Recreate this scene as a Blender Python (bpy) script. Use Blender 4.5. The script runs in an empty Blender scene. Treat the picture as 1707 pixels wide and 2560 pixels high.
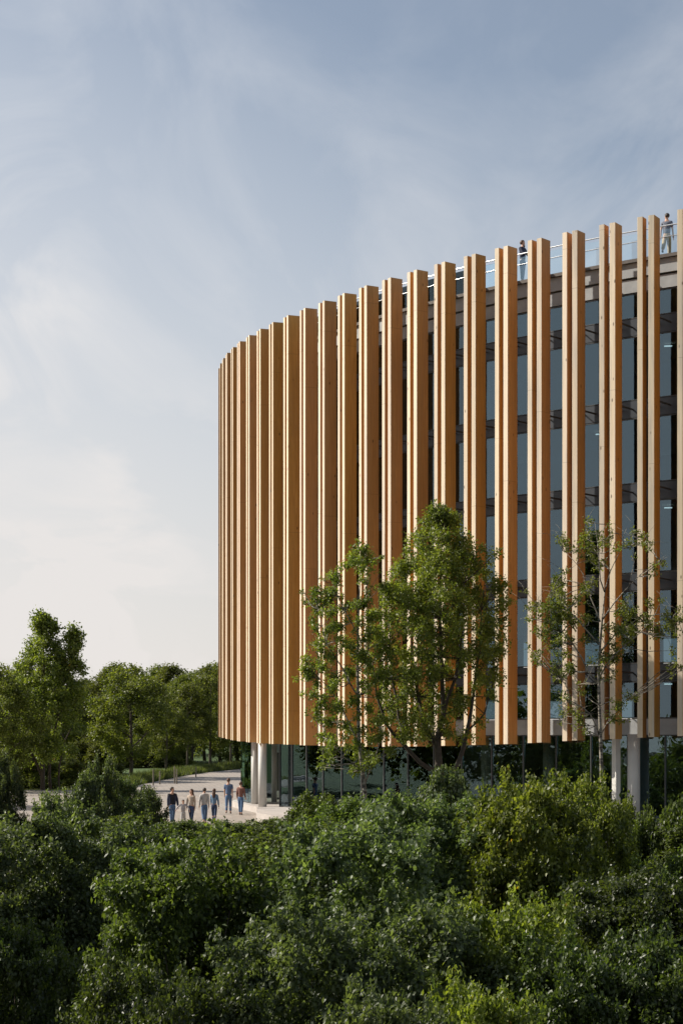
import bpy, bmesh, math, random
import numpy as np
from mathutils import Vector, Matrix
R = math.radians
scene = bpy.context.scene
col = scene.collection

# ------------------------------------------------------------------ camera
CZ = 3.65                 # eye height above the plaza
F = 4500.0                # focal length in pixels of the 1707 px wide picture
HY = 1853.0               # horizon row
cam = bpy.data.cameras.new('camera')
cam_o = bpy.data.objects.new('camera', cam); col.objects.link(cam_o)
cam_o.location = (0, 0, CZ); cam_o.rotation_euler = (R(90), 0, 0)
cam.sensor_fit = 'HORIZONTAL'; cam.sensor_width = 36.0
cam.lens = F / 1707 * 36.0
cam.shift_y = (HY - 1280) / 1707
cam.clip_start = 0.5; cam.clip_end = 6000
scene.camera = cam_o

# ------------------------------------------------------------------ light
SUN_EL, SUN_AZ = 37.0, -78.0          # azimuth from +Y, negative is left
sdir = Vector((math.sin(R(SUN_AZ)) * math.cos(R(SUN_EL)), math.cos(R(SUN_AZ)) * math.cos(R(SUN_EL)), math.sin(R(SUN_EL))))
sun = bpy.data.lights.new('sun', 'SUN'); sun.energy = 4.6; sun.angle = R(0.53); sun.color = (1.0, 0.93, 0.82)
sun_o = bpy.data.objects.new('sun', sun); col.objects.link(sun_o)
sun_o.rotation_euler = (-sdir).to_track_quat('-Z', 'Y').to_euler()

w = bpy.data.worlds.new('World'); scene.world = w; w.use_nodes = True
nt = w.node_tree; nt.nodes.clear()
def N(t, **kw):
    n = nt.nodes.new(t)
    for k, v in kw.items(): setattr(n, k, v)
    return n
L = nt.links.new
def wmath(op, a, b=None, c=None, clamp=False):
    n = N('ShaderNodeMath', operation=op); n.use_clamp = clamp
    for i, v in enumerate((a, b, c)):
        if v is None: continue
        if isinstance(v, (int, float)): n.inputs[i].default_value = v
        else: L(v, n.inputs[i])
    return n.outputs[0]
sky = N('ShaderNodeTexSky', sky_type='NISHITA'); sky.sun_disc = False
sky.sun_elevation = R(SUN_EL); sky.sun_rotation = R(SUN_AZ)
sky.air_density = 1.0; sky.dust_density = 1.2; sky.ozone_density = 1.6
tc = N('ShaderNodeTexCoord'); sep = N('ShaderNodeSeparateXYZ'); L(tc.outputs['Generated'], sep.inputs[0])
# cirrus sheet: project the direction on a plane high above
zz = wmath('MAXIMUM', sep.outputs[2], 0.0)
den = wmath('ADD', zz, 0.16)
px = wmath('DIVIDE', sep.outputs[0], den); py = wmath('DIVIDE', sep.outputs[1], den)
cmb = N('ShaderNodeCombineXYZ'); L(px, cmb.inputs[0]); L(py, cmb.inputs[1])
mp = N('ShaderNodeMapping'); mp.inputs['Rotation'].default_value = (0, 0, R(28)); mp.inputs['Scale'].default_value = (3.6, 1.5, 1); mp.inputs['Location'].default_value = (3.1, 1.7, 0)
L(cmb.outputs[0], mp.inputs[0])
n1 = N('ShaderNodeTexNoise'); n1.inputs['Scale'].default_value = 1.0; n1.inputs['Detail'].default_value = 7; n1.inputs['Roughness'].default_value = 0.56; n1.inputs['Distortion'].default_value = 0.9
L(mp.outputs[0], n1.inputs['Vector'])
n2 = N('ShaderNodeTexNoise'); n2.inputs['Scale'].default_value = 0.45; n2.inputs['Detail'].default_value = 3
L(mp.outputs[0], n2.inputs['Vector'])
cl = wmath('MULTIPLY', wmath('SUBTRACT', n1.outputs[0], 0.44, clamp=True), 4.6)
cl = wmath('MULTIPLY', cl, wmath('MULTIPLY', wmath('SUBTRACT', n2.outputs[0], 0.30, clamp=True), 3.6), clamp=True)
# thin veil: thicker near the horizon and towards the sun
vd = N('ShaderNodeVectorMath', operation='DOT_PRODUCT'); L(tc.outputs['Generated'], vd.inputs[0]); vd.inputs[1].default_value = (math.sin(R(SUN_AZ)), math.cos(R(SUN_AZ)), 0)
side = wmath('MULTIPLY_ADD', vd.outputs['Value'], 1.25, -0.25)
low = wmath('SUBTRACT', 1.0, wmath('DIVIDE', zz, 0.40), clamp=True)
veil = wmath('ADD', wmath('MULTIPLY', wmath('POWER', low, 0.95), 0.88), wmath('MULTIPLY', side, 0.95), clamp=True)
veil = wmath('MINIMUM', wmath('MAXIMUM', veil, 0.06), 0.93)
tot = wmath('ADD', veil, wmath('MULTIPLY', wmath('MULTIPLY', cl, wmath('ADD', wmath('MULTIPLY', side, 1.2, clamp=True), 0.55)), 0.56), clamp=True)
blue = N('ShaderNodeHueSaturation'); blue.inputs['Saturation'].default_value = 0.74; blue.inputs['Value'].default_value = 0.80; blue.inputs['Hue'].default_value = 0.497
L(sky.outputs[0], blue.inputs['Color'])
mx = N('ShaderNodeMix', data_type='RGBA'); L(tot, mx.inputs['Factor']); L(blue.outputs[0], mx.inputs[6])
cc = N('ShaderNodeMix', data_type='RGBA'); L(low, cc.inputs['Factor']); cc.inputs[6].default_value = (5.35, 5.5, 5.75, 1); cc.inputs[7].default_value = (5.72, 5.42, 5.18, 1)
L(cc.outputs[2], mx.inputs[7])
bg = N('ShaderNodeBackground'); bg.inputs[1].default_value = 0.095; L(mx.outputs[2], bg.inputs[0])
wo = N('ShaderNodeOutputWorld'); L(bg.outputs[0], wo.inputs[0])

vs = scene.view_settings
vs.view_transform = 'Standard'; vs.look = 'None'; vs.exposure = 0.60; vs.gamma = 1.0; vs.use_curve_mapping = False
scene.render.engine = 'CYCLES'
scene.cycles.max_bounces = 8; scene.cycles.transparent_max_bounces = 64

# ------------------------------------------------------------------ helpers
def px2w(x, y, D):                        # full-size pixel + distance -> world
    return Vector(((x - 853.5) * D / F, D, CZ + (HY - y) * D / F))
def smooth(t): t = max(0.0, min(1.0, t)); return t * t * (3 - 2 * t)
def tz(x, y):                             # terrain height
    z = -6.6 + 6.0 * smooth((y - 36) / 38.0) + 0.6 * smooth((y - 76) / 13.0)
    z += 0.75 * smooth((y - 150) / 50.0) + 0.9 * smooth((y - 205) / 90.0)
    if x < -22: z += 0.5 * smooth((-22 - x) / 30.0) * smooth((y - 60) / 40.0)
    return z
def link(name, me, mat, parent=None):
    o = bpy.data.objects.new(name, me); col.objects.link(o)
    if mat is not None:
        ms = mat if isinstance(mat, (list, tuple)) else [mat]
        if len(me.materials) == 0:
            for m in ms: me.materials.append(m)
    if parent is not None: o.parent = parent
    return o
def tag(o, label=None, cat=None, group=None, kind=None):
    if label: o['label'] = label
    if cat: o['category'] = cat
    if group: o['group'] = group
    if kind: o['kind'] = kind
    return o
def empty(name, loc=(0, 0, 0), rz=0, label=None, cat=None, group=None):
    o = bpy.data.objects.new(name, None); col.objects.link(o)
    o.empty_display_size = 0.3
    o.location = loc; o.rotation_euler = (0, 0, rz)
    return tag(o, label, cat, group)
class MB:                                  # collects simple solids into one mesh
    def __init__(s): s.v = []; s.f = []; s.mi = []
    def add(s, vs_, fs, mi=0):
        b = len(s.v); s.v += [tuple(v) for v in vs_]
        for f in fs: s.f.append(tuple(b + i for i in f)); s.mi.append(mi)
    def prism(s, pts, z0, z1, mi=0, caps=True):   # pts ccw
        n = len(pts)
        vs_ = [(p[0], p[1], z0) for p in pts] + [(p[0], p[1], z1) for p in pts]
        fs = [(i, (i + 1) % n, n + (i + 1) % n, n + i) for i in range(n)]
        if caps: fs += [tuple(range(n - 1, -1, -1)), tuple(range(n, 2 * n))]
        s.add(vs_, fs, mi)
    def box(s, c, h, rz=0.0, mi=0):
        ca, sa = math.cos(rz), math.sin(rz)
        pts = [(c[0] + x * h[0] * ca - y * h[1] * sa, c[1] + x * h[0] * sa + y * h[1] * ca) for x, y in ((-1, -1), (1, -1), (1, 1), (-1, 1))]
        s.prism(pts, c[2] - h[2], c[2] + h[2], mi)
    def tube(s, path, rad, n=6, mi=0, cap=True):
        path = [Vector(p) for p in path]; rings = []
        for i, p in enumerate(path):
            d = (path[min(i + 1, len(path) - 1)] - path[max(i - 1, 0)]).normalized()
            a = d.orthogonal().normalized() if i == 0 else (a - d * a.dot(d)).normalized()
            b = d.cross(a); r = rad[i] if hasattr(rad, '__len__') else rad
            rings.append([p + (a * math.cos(2 * math.pi * k / n) + b * math.sin(2 * math.pi * k / n)) * r for k in range(n)])
        vs_ = [q for r_ in rings for q in r_]; fs = []
        for i in range(len(path) - 1):
            for k in range(n):
                fs.append((i * n + k, i * n + (k + 1) % n, (i + 1) * n + (k + 1) % n, (i + 1) * n + k))
        if cap: fs += [tuple(range(n - 1, -1, -1)), tuple(range((len(path) - 1) * n, len(path) * n))]
        s.add(vs_, fs, mi)
    def mesh(s, name, smooth_=False):
        me = bpy.data.meshes.new(name); me.from_pydata(s.v, [], s.f); me.update()
        if any(s.mi): me.polygons.foreach_set('material_index', s.mi)
        if smooth_: me.polygons.foreach_set('use_smooth', [True] * len(s.f))
        return me
    def build(s, name, mat, parent=None, smooth_=False):
        return link(name, s.mesh(name, smooth_), mat, parent)

# ------------------------------------------------------------------ materials
def newmat(name):
    m = bpy.data.materials.new(name); m.use_nodes = True
    t = m.node_tree; b = t.nodes['Principled BSDF']
    return m, t, b
def nd(t, typ, **kw):
    n = t.nodes.new(typ)
    for k, v in kw.items():
        if k in n.inputs: n.inputs[k].default_value = v
        else: setattr(n, k, v)
    return n
def mixc(t, fac, a, b, blend='MIX'):
    n = t.nodes.new('ShaderNodeMix'); n.data_type = 'RGBA'; n.blend_type = blend
    for i, v in ((0, fac), (6, a), (7, b)):
        if isinstance(v, (int, float, tuple)): n.inputs[i].default_value = (v if isinstance(v, (int, float)) else (*v, 1) if len(v) == 3 else v)
        else: t.links.new(v, n.inputs[i])
    return n.outputs[2]
def ramp(t, src, p0, p1, c0=0.0, c1=1.0):
    n = t.nodes.new('ShaderNodeMapRange'); n.inputs[1].default_value = p0; n.inputs[2].default_value = p1
    n.inputs[3].default_value = c0; n.inputs[4].default_value = c1; t.links.new(src, n.inputs[0]); return n.outputs[0]
def plain(name, c, rough=0.6, var=0.12, scale=6.0, metal=0.0, bump=0.0, spec=None):
    m, t, b = newmat(name)
    tcn = nd(t, 'ShaderNodeTexCoord'); no = nd(t, 'ShaderNodeTexNoise', Scale=scale, Detail=5.0, Roughness=0.6)
    t.links.new(tcn.outputs['Object'], no.inputs['Vector'])
    lo = tuple(x * (1 - var) for x in c); hi = tuple(min(1, x * (1 + var)) for x in c)
    t.links.new(mixc(t, ramp(t, no.outputs[0], 0.3, 0.7), lo, hi), b.inputs['Base Color'])
    b.inputs['Roughness'].default_value = rough; b.inputs['Metallic'].default_value = metal
    if spec is not None: b.inputs['Specular IOR Level'].default_value = spec
    if bump:
        bp = nd(t, 'ShaderNodeBump', Strength=bump, Distance=0.02); t.links.new(no.outputs[0], bp.inputs['Height']); t.links.new(bp.outputs[0], b.inputs['Normal'])
    return m

def wood(name, c_dark, c_light, grey=(0.42, 0.38, 0.33), gmix=0.25):
    m, t, b = newmat(name)
    tcn = nd(t, 'ShaderNodeTexCoord'); oi = nd(t, 'ShaderNodeObjectInfo')
    off = nd(t, 'ShaderNodeVectorMath', operation='SCALE'); off.inputs[0].default_value = (37, 11, 53); t.links.new(oi.outputs['Random'], off.inputs['Scale'])
    add = nd(t, 'ShaderNodeVectorMath', operation='ADD'); t.links.new(tcn.outputs['Object'], add.inputs[0]); t.links.new(off.outputs[0], add.inputs[1])
    mp_ = nd(t, 'ShaderNodeMapping', Scale=(9.0, 9.0, 0.28)); t.links.new(add.outputs[0], mp_.inputs[0])
    g = nd(t, 'ShaderNodeTexNoise', Scale=2.2, Detail=6.0, Roughness=0.62, Distortion=1.0); t.links.new(mp_.outputs[0], g.inputs['Vector'])
    mp2 = nd(t, 'ShaderNodeMapping', Scale=(1.3, 1.3, 0.16)); t.links.new(add.outputs[0], mp2.inputs[0])
    p = nd(t, 'ShaderNodeTexNoise', Scale=1.0, Detail=3.0); t.links.new(mp2.outputs[0], p.inputs['Vector'])
    c = mixc(t, ramp(t, g.outputs[0], 0.30, 0.72), c_dark, c_light)
    c = mixc(t, ramp(t, p.outputs[0], 0.40, 0.75, 0.0, 0.45), c, tuple(x * 0.62 for x in c_dark))
    # boards glued side by side: slight tone steps
    mp3 = nd(t, 'ShaderNodeMapping', Scale=(11.0, 11.0, 0.33)); t.links.new(add.outputs[0], mp3.inputs[0])
    wn = nd(t, 'ShaderNodeTexVoronoi', Scale=1.0); t.links.new(mp3.outputs[0], wn.inputs['Vector'])
    sp = nd(t, 'ShaderNodeSeparateColor'); t.links.new(wn.outputs['Color'], sp.inputs[0])
    c = mixc(t, ramp(t, sp.outputs[0], 0, 1, 0.0, 0.40), c, c_dark)
    # grey weathering patches
    mp4 = nd(t, 'ShaderNodeMapping', Scale=(3.0, 3.0, 0.22)); t.links.new(add.outputs[0], mp4.inputs[0])
    wz = nd(t, 'ShaderNodeTexNoise', Scale=1.0, Detail=5.0, Roughness=0.65); t.links.new(mp4.outputs[0], wz.inputs['Vector'])
    c = mixc(t, ramp(t, wz.outputs[0], 0.46, 0.70, 0.0, gmix), c, grey)
    # per piece tint
    hs = nd(t, 'ShaderNodeHueSaturation'); t.links.new(c, hs.inputs['Color'])
    t.links.new(ramp(t, oi.outputs['Random'], 0, 1, 0.84, 1.12), hs.inputs['Value'])
    wnz = nd(t, 'ShaderNodeTexWhiteNoise', noise_dimensions='1D'); t.links.new(oi.outputs['Random'], wnz.inputs['W'])
    t.links.new(ramp(t, wnz.outputs['Value'], 0, 1, 0.94, 1.08), hs.inputs['Saturation'])
    t.links.new(ramp(t, wnz.outputs['Value'], 0, 1, 0.496, 0.505), hs.inputs['Hue'])
    # knots
    mp5 = nd(t, 'ShaderNodeMapping', Scale=(4.0, 4.0, 1.5)); t.links.new(add.outputs[0], mp5.inputs[0])
    kn = nd(t, 'ShaderNodeTexVoronoi', Scale=1.0); t.links.new(mp5.outputs[0], kn.inputs['Vector'])
    kk = nd(t, 'ShaderNodeSeparateColor'); t.links.new(kn.outputs['Color'], kk.inputs[0])
    k1 = ramp(t, kn.outputs['Distance'], 0.06, 0.15, 1.0, 0.0); k2 = ramp(t, kk.outputs[1], 0.72, 0.76, 0.0, 0.8)
    km = nd(t, 'ShaderNodeMath', operation='MULTIPLY'); t.links.new(k1, km.inputs[0]); t.links.new(k2, km.inputs[1])
    c = mixc(t, km.outputs[0], hs.outputs[0], (0.06, 0.03, 0.015))
    sz = nd(t, 'ShaderNodeSeparateXYZ'); t.links.new(add.outputs[0], sz.inputs[0])
    fz = nd(t, 'ShaderNodeMath', operation='PINGPONG'); fz.inputs[1].default_value = 4.3; t.links.new(sz.outputs[2], fz.inputs[0])
    c = mixc(t, ramp(t, fz.outputs[0], 0.008, 0.018, 0.26, 0.0), c, (0.08, 0.045, 0.025))
    t.links.new(c, b.inputs['Base Color'])
    b.inputs['Roughness'].default_value = 0.62; b.inputs['Specular IOR Level'].default_value = 0.3
    bp = nd(t, 'ShaderNodeBump', Strength=0.5, Distance=0.015); t.links.new(g.outputs[0], bp.inputs['Height']); t.links.new(bp.outputs[0], b.inputs['Normal'])
    return m
M_SIDE = wood('wood_honey', (0.45, 0.220, 0.064), (0.70, 0.385, 0.125), gmix=0.08)
M_FRONT = wood('wood_weathered', (0.68, 0.53, 0.365), (0.84, 0.71, 0.54), grey=(0.40, 0.365, 0.33), gmix=0.62)

def glass(name, tint, refl=0.09, rough=0.0, base=0.0):
    m, t, b = newmat(name); t.nodes.remove(b)
    out = t.nodes['Material Output']
    tr = nd(t, 'ShaderNodeBsdfTransparent'); tr.inputs[0].default_value = (*tint, 1)
    gl = nd(t, 'ShaderNodeBsdfGlossy'); gl.inputs['Roughness'].default_value = rough; gl.inputs[0].default_value = (0.66, 0.87, 1.0, 1)
    fr = nd(t, 'ShaderNodeFresnel', IOR=1.5)
    tcn = nd(t, 'ShaderNodeTexCoord'); no = nd(t, 'ShaderNodeTexNoise', Scale=0.6, Detail=2.0); t.links.new(tcn.outputs['Object'], no.inputs['Vector'])
    bp = nd(t, 'ShaderNodeBump', Strength=0.25, Distance=0.02); t.links.new(no.outputs[0], bp.inputs['Height'])
    t.links.new(bp.outputs[0], gl.inputs['Normal'])
    mr = ramp(t, fr.outputs[0], 0.04, 1.0, refl, 1.0)
    mxs = nd(t, 'ShaderNodeMixShader'); t.links.new(mr, mxs.inputs[0]); t.links.new(tr.outputs[0], mxs.inputs[1]); t.links.new(gl.outputs[0], mxs.inputs[2])
    t.links.new(mxs.outputs[0], out.inputs[0])
    return m
M_GLASS = glass('facade_glass', (0.34, 0.43, 0.48), refl=0.12)
M_GGLASS = glass('ground_floor_glass', (0.72, 0.77, 0.73), refl=0.12)
M_RGLASS = glass('railing_glass', (0.955, 0.985, 0.99), refl=0.07)
M_MULL = plain('dark_mullion_metal', (0.06, 0.062, 0.063), 0.4, 0.1)
M_SPAN = plain('dark_spandrel_metal', (0.035, 0.042, 0.052), 0.38, 0.1, spec=0.6)
M_CONC = plain('pale_concrete', (0.34, 0.35, 0.355), 0.85, 0.16, 1.6, bump=0.2)
M_CAP = plain('dark_coping', (0.10, 0.085, 0.075), 0.7, 0.2)
M_COL = plain('painted_column', (0.58, 0.565, 0.53), 0.6, 0.05, 1.5)
M_SLAB = plain('interior_slab', (0.42, 0.40, 0.35), 0.8, 0.06)
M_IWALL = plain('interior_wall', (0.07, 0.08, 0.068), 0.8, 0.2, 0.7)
M_IPALE = plain('interior_pale_panel', (0.15, 0.148, 0.135), 0.7, 0.06)
M_STEEL = plain('brushed_steel', (0.62, 0.63, 0.64), 0.3, 0.05, metal=0.8)
M_PLINTH = plain('plinth_stone', (0.40, 0.36, 0.33), 0.85, 0.12, 2.0, bump=0.1)
M_BLIND = plain('interior_blind', (0.33, 0.31, 0.25), 0.9, 0.1)
def emis(name, c, s):
    m, t, b = newmat(name); b.inputs['Base Color'].default_value = (*c, 1); b.inputs['Emission Color'].default_value = (*c, 1); b.inputs['Emission Strength'].default_value = s; return m
M_LAMP = emis('ceiling_lamp_glow', (1.0, 0.93, 0.80), 2.2)

# ------------------------------------------------------------------ ground
def ground_mat():
    m, t, b = newmat('grass_ground')
    tcn = nd(t, 'ShaderNodeTexCoord')
    a = nd(t, 'ShaderNodeTexNoise', Scale=0.25, Detail=6.0, Roughness=0.6); t.links.new(tcn.outputs['Object'], a.inputs['Vector'])
    c_ = nd(t, 'ShaderNodeTexNoise', Scale=9.0, Detail=4.0); t.links.new(tcn.outputs['Object'], c_.inputs['Vector'])
    c = mixc(t, ramp(t, a.outputs[0], 0.35, 0.65), (0.045, 0.085, 0.016), (0.085, 0.135, 0.026))
    c = mixc(t, ramp(t, c_.outputs[0], 0.35, 0.7, 0, 0.6), c, (0.03, 0.055, 0.012))
    t.links.new(c, b.inputs['Base Color']); b.inputs['Roughness'].default_value = 0.9
    bp = nd(t, 'ShaderNodeBump', Strength=0.8, Distance=0.08); t.links.new(c_.outputs[0], bp.inputs['Height']); t.links.new(bp.outputs[0], b.inputs['Normal'])
    return m
def paver_mat():
    m, t, b = newmat('paver_blocks')
    tcn = nd(t, 'ShaderNodeTexCoord')
    mp_ = nd(t, 'ShaderNodeMapping', Rotation=(0, 0, R(38))); t.links.new(tcn.outputs['Object'], mp_.inputs[0])
    br = nd(t, 'ShaderNodeTexBrick', Scale=1.0); t.links.new(mp_.outputs[0], br.inputs['Vector'])
    br.inputs['Color1'].default_value = (0.30, 0.25, 0.21, 1); br.inputs['Color2'].default_value = (0.39, 0.335, 0.285, 1); br.inputs['Mortar'].default_value = (0.15, 0.13, 0.115, 1)
    br.inputs['Mortar Size'].default_value = 0.022; br.inputs['Brick Width'].default_value = 0.60; br.inputs['Row Height'].default_value = 0.30
    a = nd(t, 'ShaderNodeTexNoise', Scale=0.22, Detail=6.0, Roughness=0.65); t.links.new(tcn.outputs['Object'], a.inputs['Vector'])
    c = mixc(t, ramp(t, a.outputs[0], 0.38, 0.62, 0, 0.65), br.outputs[0], (0.26, 0.235, 0.21))
    t.links.new(c, b.inputs['Base Color']); b.inputs['Roughness'].default_value = 0.85
    bp = nd(t, 'ShaderNodeBump', Strength=0.4, Distance=0.01); t.links.new(br.outputs['Fac'], bp.inputs['Height']); bp.invert = True; t.links.new(bp.outputs[0], b.inputs['Normal'])
    return m
M_GRASS = ground_mat(); M_PAVE = paver_mat()
M_SOIL = plain('dark_soil', (0.035, 0.027, 0.018), 0.95, 0.3, 2.0, bump=0.4)

xs = np.unique(np.concatenate([np.linspace(-1500, -90, 12), np.linspace(-90, 90, 61), np.linspace(90, 1500, 12)]))
ys = np.unique(np.concatenate([np.linspace(-900, -20, 10), np.linspace(-20, 330, 116), np.linspace(330, 3500, 14)]))
gv = [(x, y, tz(x, y)) for y in ys for x in xs]; nx = len(xs)
gf = [(j * nx + i, j * nx + i + 1, (j + 1) * nx + i + 1, (j + 1) * nx + i) for j in range(len(ys) - 1) for i in range(nx - 1)]
me = bpy.data.meshes.new('ground'); me.from_pydata(gv, [], gf); me.polygons.foreach_set('use_smooth', [True] * len(gf))
me.materials.append(M_GRASS); me.materials.append(M_SOIL)
mi = []
for f in gf:
    cx = sum(gv[i][0] for i in f) / 4; cy = sum(gv[i][1] for i in f) / 4
    mi.append(1 if cy < 78 else 0)
me.polygons.foreach_set('material_index', mi)
link('ground', me, None)['kind'] = 'structure'

def sheet(name, rows, mat, dz):            # rows: list of (y, x0, x1) -> draped sheet
    b_ = MB(); n = 40
    V_ = []
    for (y, x0, x1) in rows:
        for i in range(n + 1):
            x = x0 + (x1 - x0) * i / n; V_.append((x, y, tz(x, y) + dz))
    Fc = [(j * (n + 1) + i, j * (n + 1) + i + 1, (j + 1) * (n + 1) + i + 1, (j + 1) * (n + 1) + i) for j in range(len(rows) - 1) for i in range(n)]
    b_.add(V_, Fc); o = b_.build(name, mat, None, True); o['kind'] = 'structure'; return o
def edge_x(y):                              # left edge of the plaza beyond the side path
    pts = [(76, -60), (128, -60), (131, -24), (133, -17), (140, -16.3), (150, -16.6), (160, -16.2), (171, -15.0), (180, -13.2), (189, -10.6), (197, -7.0), (204, -2.0), (210, 6)]
    return float(np.interp(y, [p[0] for p in pts], [p[1] for p in pts]))
rows = [(y, -26.0 if y < 118 else edge_x(y), 40.0) for y in list(np.arange(78, 118, 2.0)) + [117.9] + list(np.arange(118, 128, 2.0)) + list(np.arange(128, 211, 1.5))]
sheet('plaza', rows, M_PAVE, 0.035)

# ------------------------------------------------------------------ facade curve
T_ = [(545.8, 921), (550.3, 906.1), (557.9, 895.5), (567.7, 882), (582.3, 867.0), (599.4, 852), (623.3, 836.5), (651, 820.8), (682.8, 804), (720.4, 786.8), (763, 768.9), (811.0, 750.4), (861.2, 732.1), (916.7, 712.6), (976.8, 692.1), (1042, 672.3), (1112.2, 652.6), (1188.7, 632.8), (1269.1, 613.2), (1353.4, 593.4), (1442.8, 573.9), (1537.5, 554.6), (1634.8, 535.6)]
BX = [546, 567, 579, 595, 616.8, 647.7, 680, 718.7, 761, 809, 900, 1000, 1100, 1268, 1353, 1442.8, 1538, 1634.8, 1740]
BY = [1842.5, 1848, 1851, 1853.5, 1855.7, 1859, 1860.8, 1862, 1864, 1865.6, 1867.5, 1867.5, 1865.5, 1861, 1857, 1851.8, 1848.5, 1843.3, 1840]
LT = 20.5
idx = np.arange(len(T_)); tx = np.array([p[0] for p in T_]); ty = np.array([p[1] for p in T_])
pf = np.polyfit(idx, ty, 5); tys = np.polyval(pf, idx)
C = []
for i in range(len(T_)):
    s = (HY - tys[i]) / LT
    C.append(Vector(((tx[i] - 853.5) / s, F / s)))
C = [Vector(c) for c in C]
# extend to the right (same pitch, slowly turning) and round the far tip
al = math.atan2(-(C[-1].y - C[-2].y), C[-1].x - C[-2].x)
for k in range(9):
    al -= R(1.6); C.append(C[-1] + Vector((math.cos(al), -math.sin(al))) * 1.70)
al = math.atan2(-(C[1].y - C[0].y), C[1].x - C[0].x); NB = 9
for k in range(NB):
    al += R(9.0); C.insert(0, C[0] - Vector((math.cos(al), -math.sin(al))) * 1.6)
NC = len(C)
TAN = []
for i in range(NC):
    d = C[min(i + 1, NC - 1)] - C[max(i - 1, 0)]; TAN.append(d.normalized())
for _ in range(2):
    TAN = [((TAN[max(i - 1, 0)] + TAN[i] * 2 + TAN[min(i + 1, NC - 1)])).normalized() for i in range(NC)]
NRM = [Vector((t.y, -t.x)) for t in TAN]      # outward (towards the camera side)
def widen(i): return float(np.interp(i - NB, [12, 22, 30], [0.0, 0.55, 0.60]))   # the glass line drifts back from the fins
def raw(i, d, du=0.0): return C[i] + NRM[i] * d + TAN[i] * du
def off(i, d, du=0.0): return raw(i, d - (widen(i) if d < -0.65 else 0.0), du)

bld = empty('timber_fin_building', (0, 0, 0), 0, 'curved glass building wrapped in tall paired vertical timber fins', 'building')

def fin(i, du, wd, dp, lab=None):
    dl = R(float(np.interp(i - NB, [0, 4, 8, 12, 19, 22, 26], [2, 4, 8, 8, 0, -5, -6])))
    t_ = Vector((TAN[i].x * math.cos(dl) + TAN[i].y * math.sin(dl), -TAN[i].x * math.sin(dl) + TAN[i].y * math.cos(dl)))
    c0 = off(i, 0, 0) + t_ * du
    X = c0.x * F / c0.y + 853.5
    zb = CZ + (HY - np.interp(X, BX, BY)) * c0.y / F
    zt = CZ + LT
    zm = (zb + zt) / 2; hz = (zt - zb) / 2
    # local frame: x along tangent, y along inward normal, origin at the outer right corner
    e = 0.006
    a = [(-wd, e), (-wd + e, 0), (-e, 0), (0, e), (0, dp), (-wd, dp)]
    b_ = MB()
    n = len(a)
    vs_ = [(x, y, -hz) for x, y in a] + [(x, y, hz) for x, y in a]
    for k in range(n):
        mi_ = 1 if k in (0, 1, 2) else 0
        b_.add([vs_[k], vs_[(k + 1) % n], vs_[n + (k + 1) % n], vs_[n + k]], [(0, 1, 2, 3)], mi_)
    b_.add([vs_[k] for k in range(n - 1, -1, -1)], [tuple(range(n))], 0)
    b_.add([vs_[n + k] for k in range(n)], [tuple(range(n))], 0)
    o = b_.build('timber_fin', [M_SIDE, M_FRONT], bld)
    o.location = (c0.x, c0.y, zm); o.rotation_euler = (0, 0, math.atan2(t_.y, t_.x))
    return o
FD, BD, FW = 0.62, 0.40, 0.24
for i in range(NC):
    fin(i, 0, FW, FD); fin(i, -0.475, FW - .02, BD)

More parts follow.
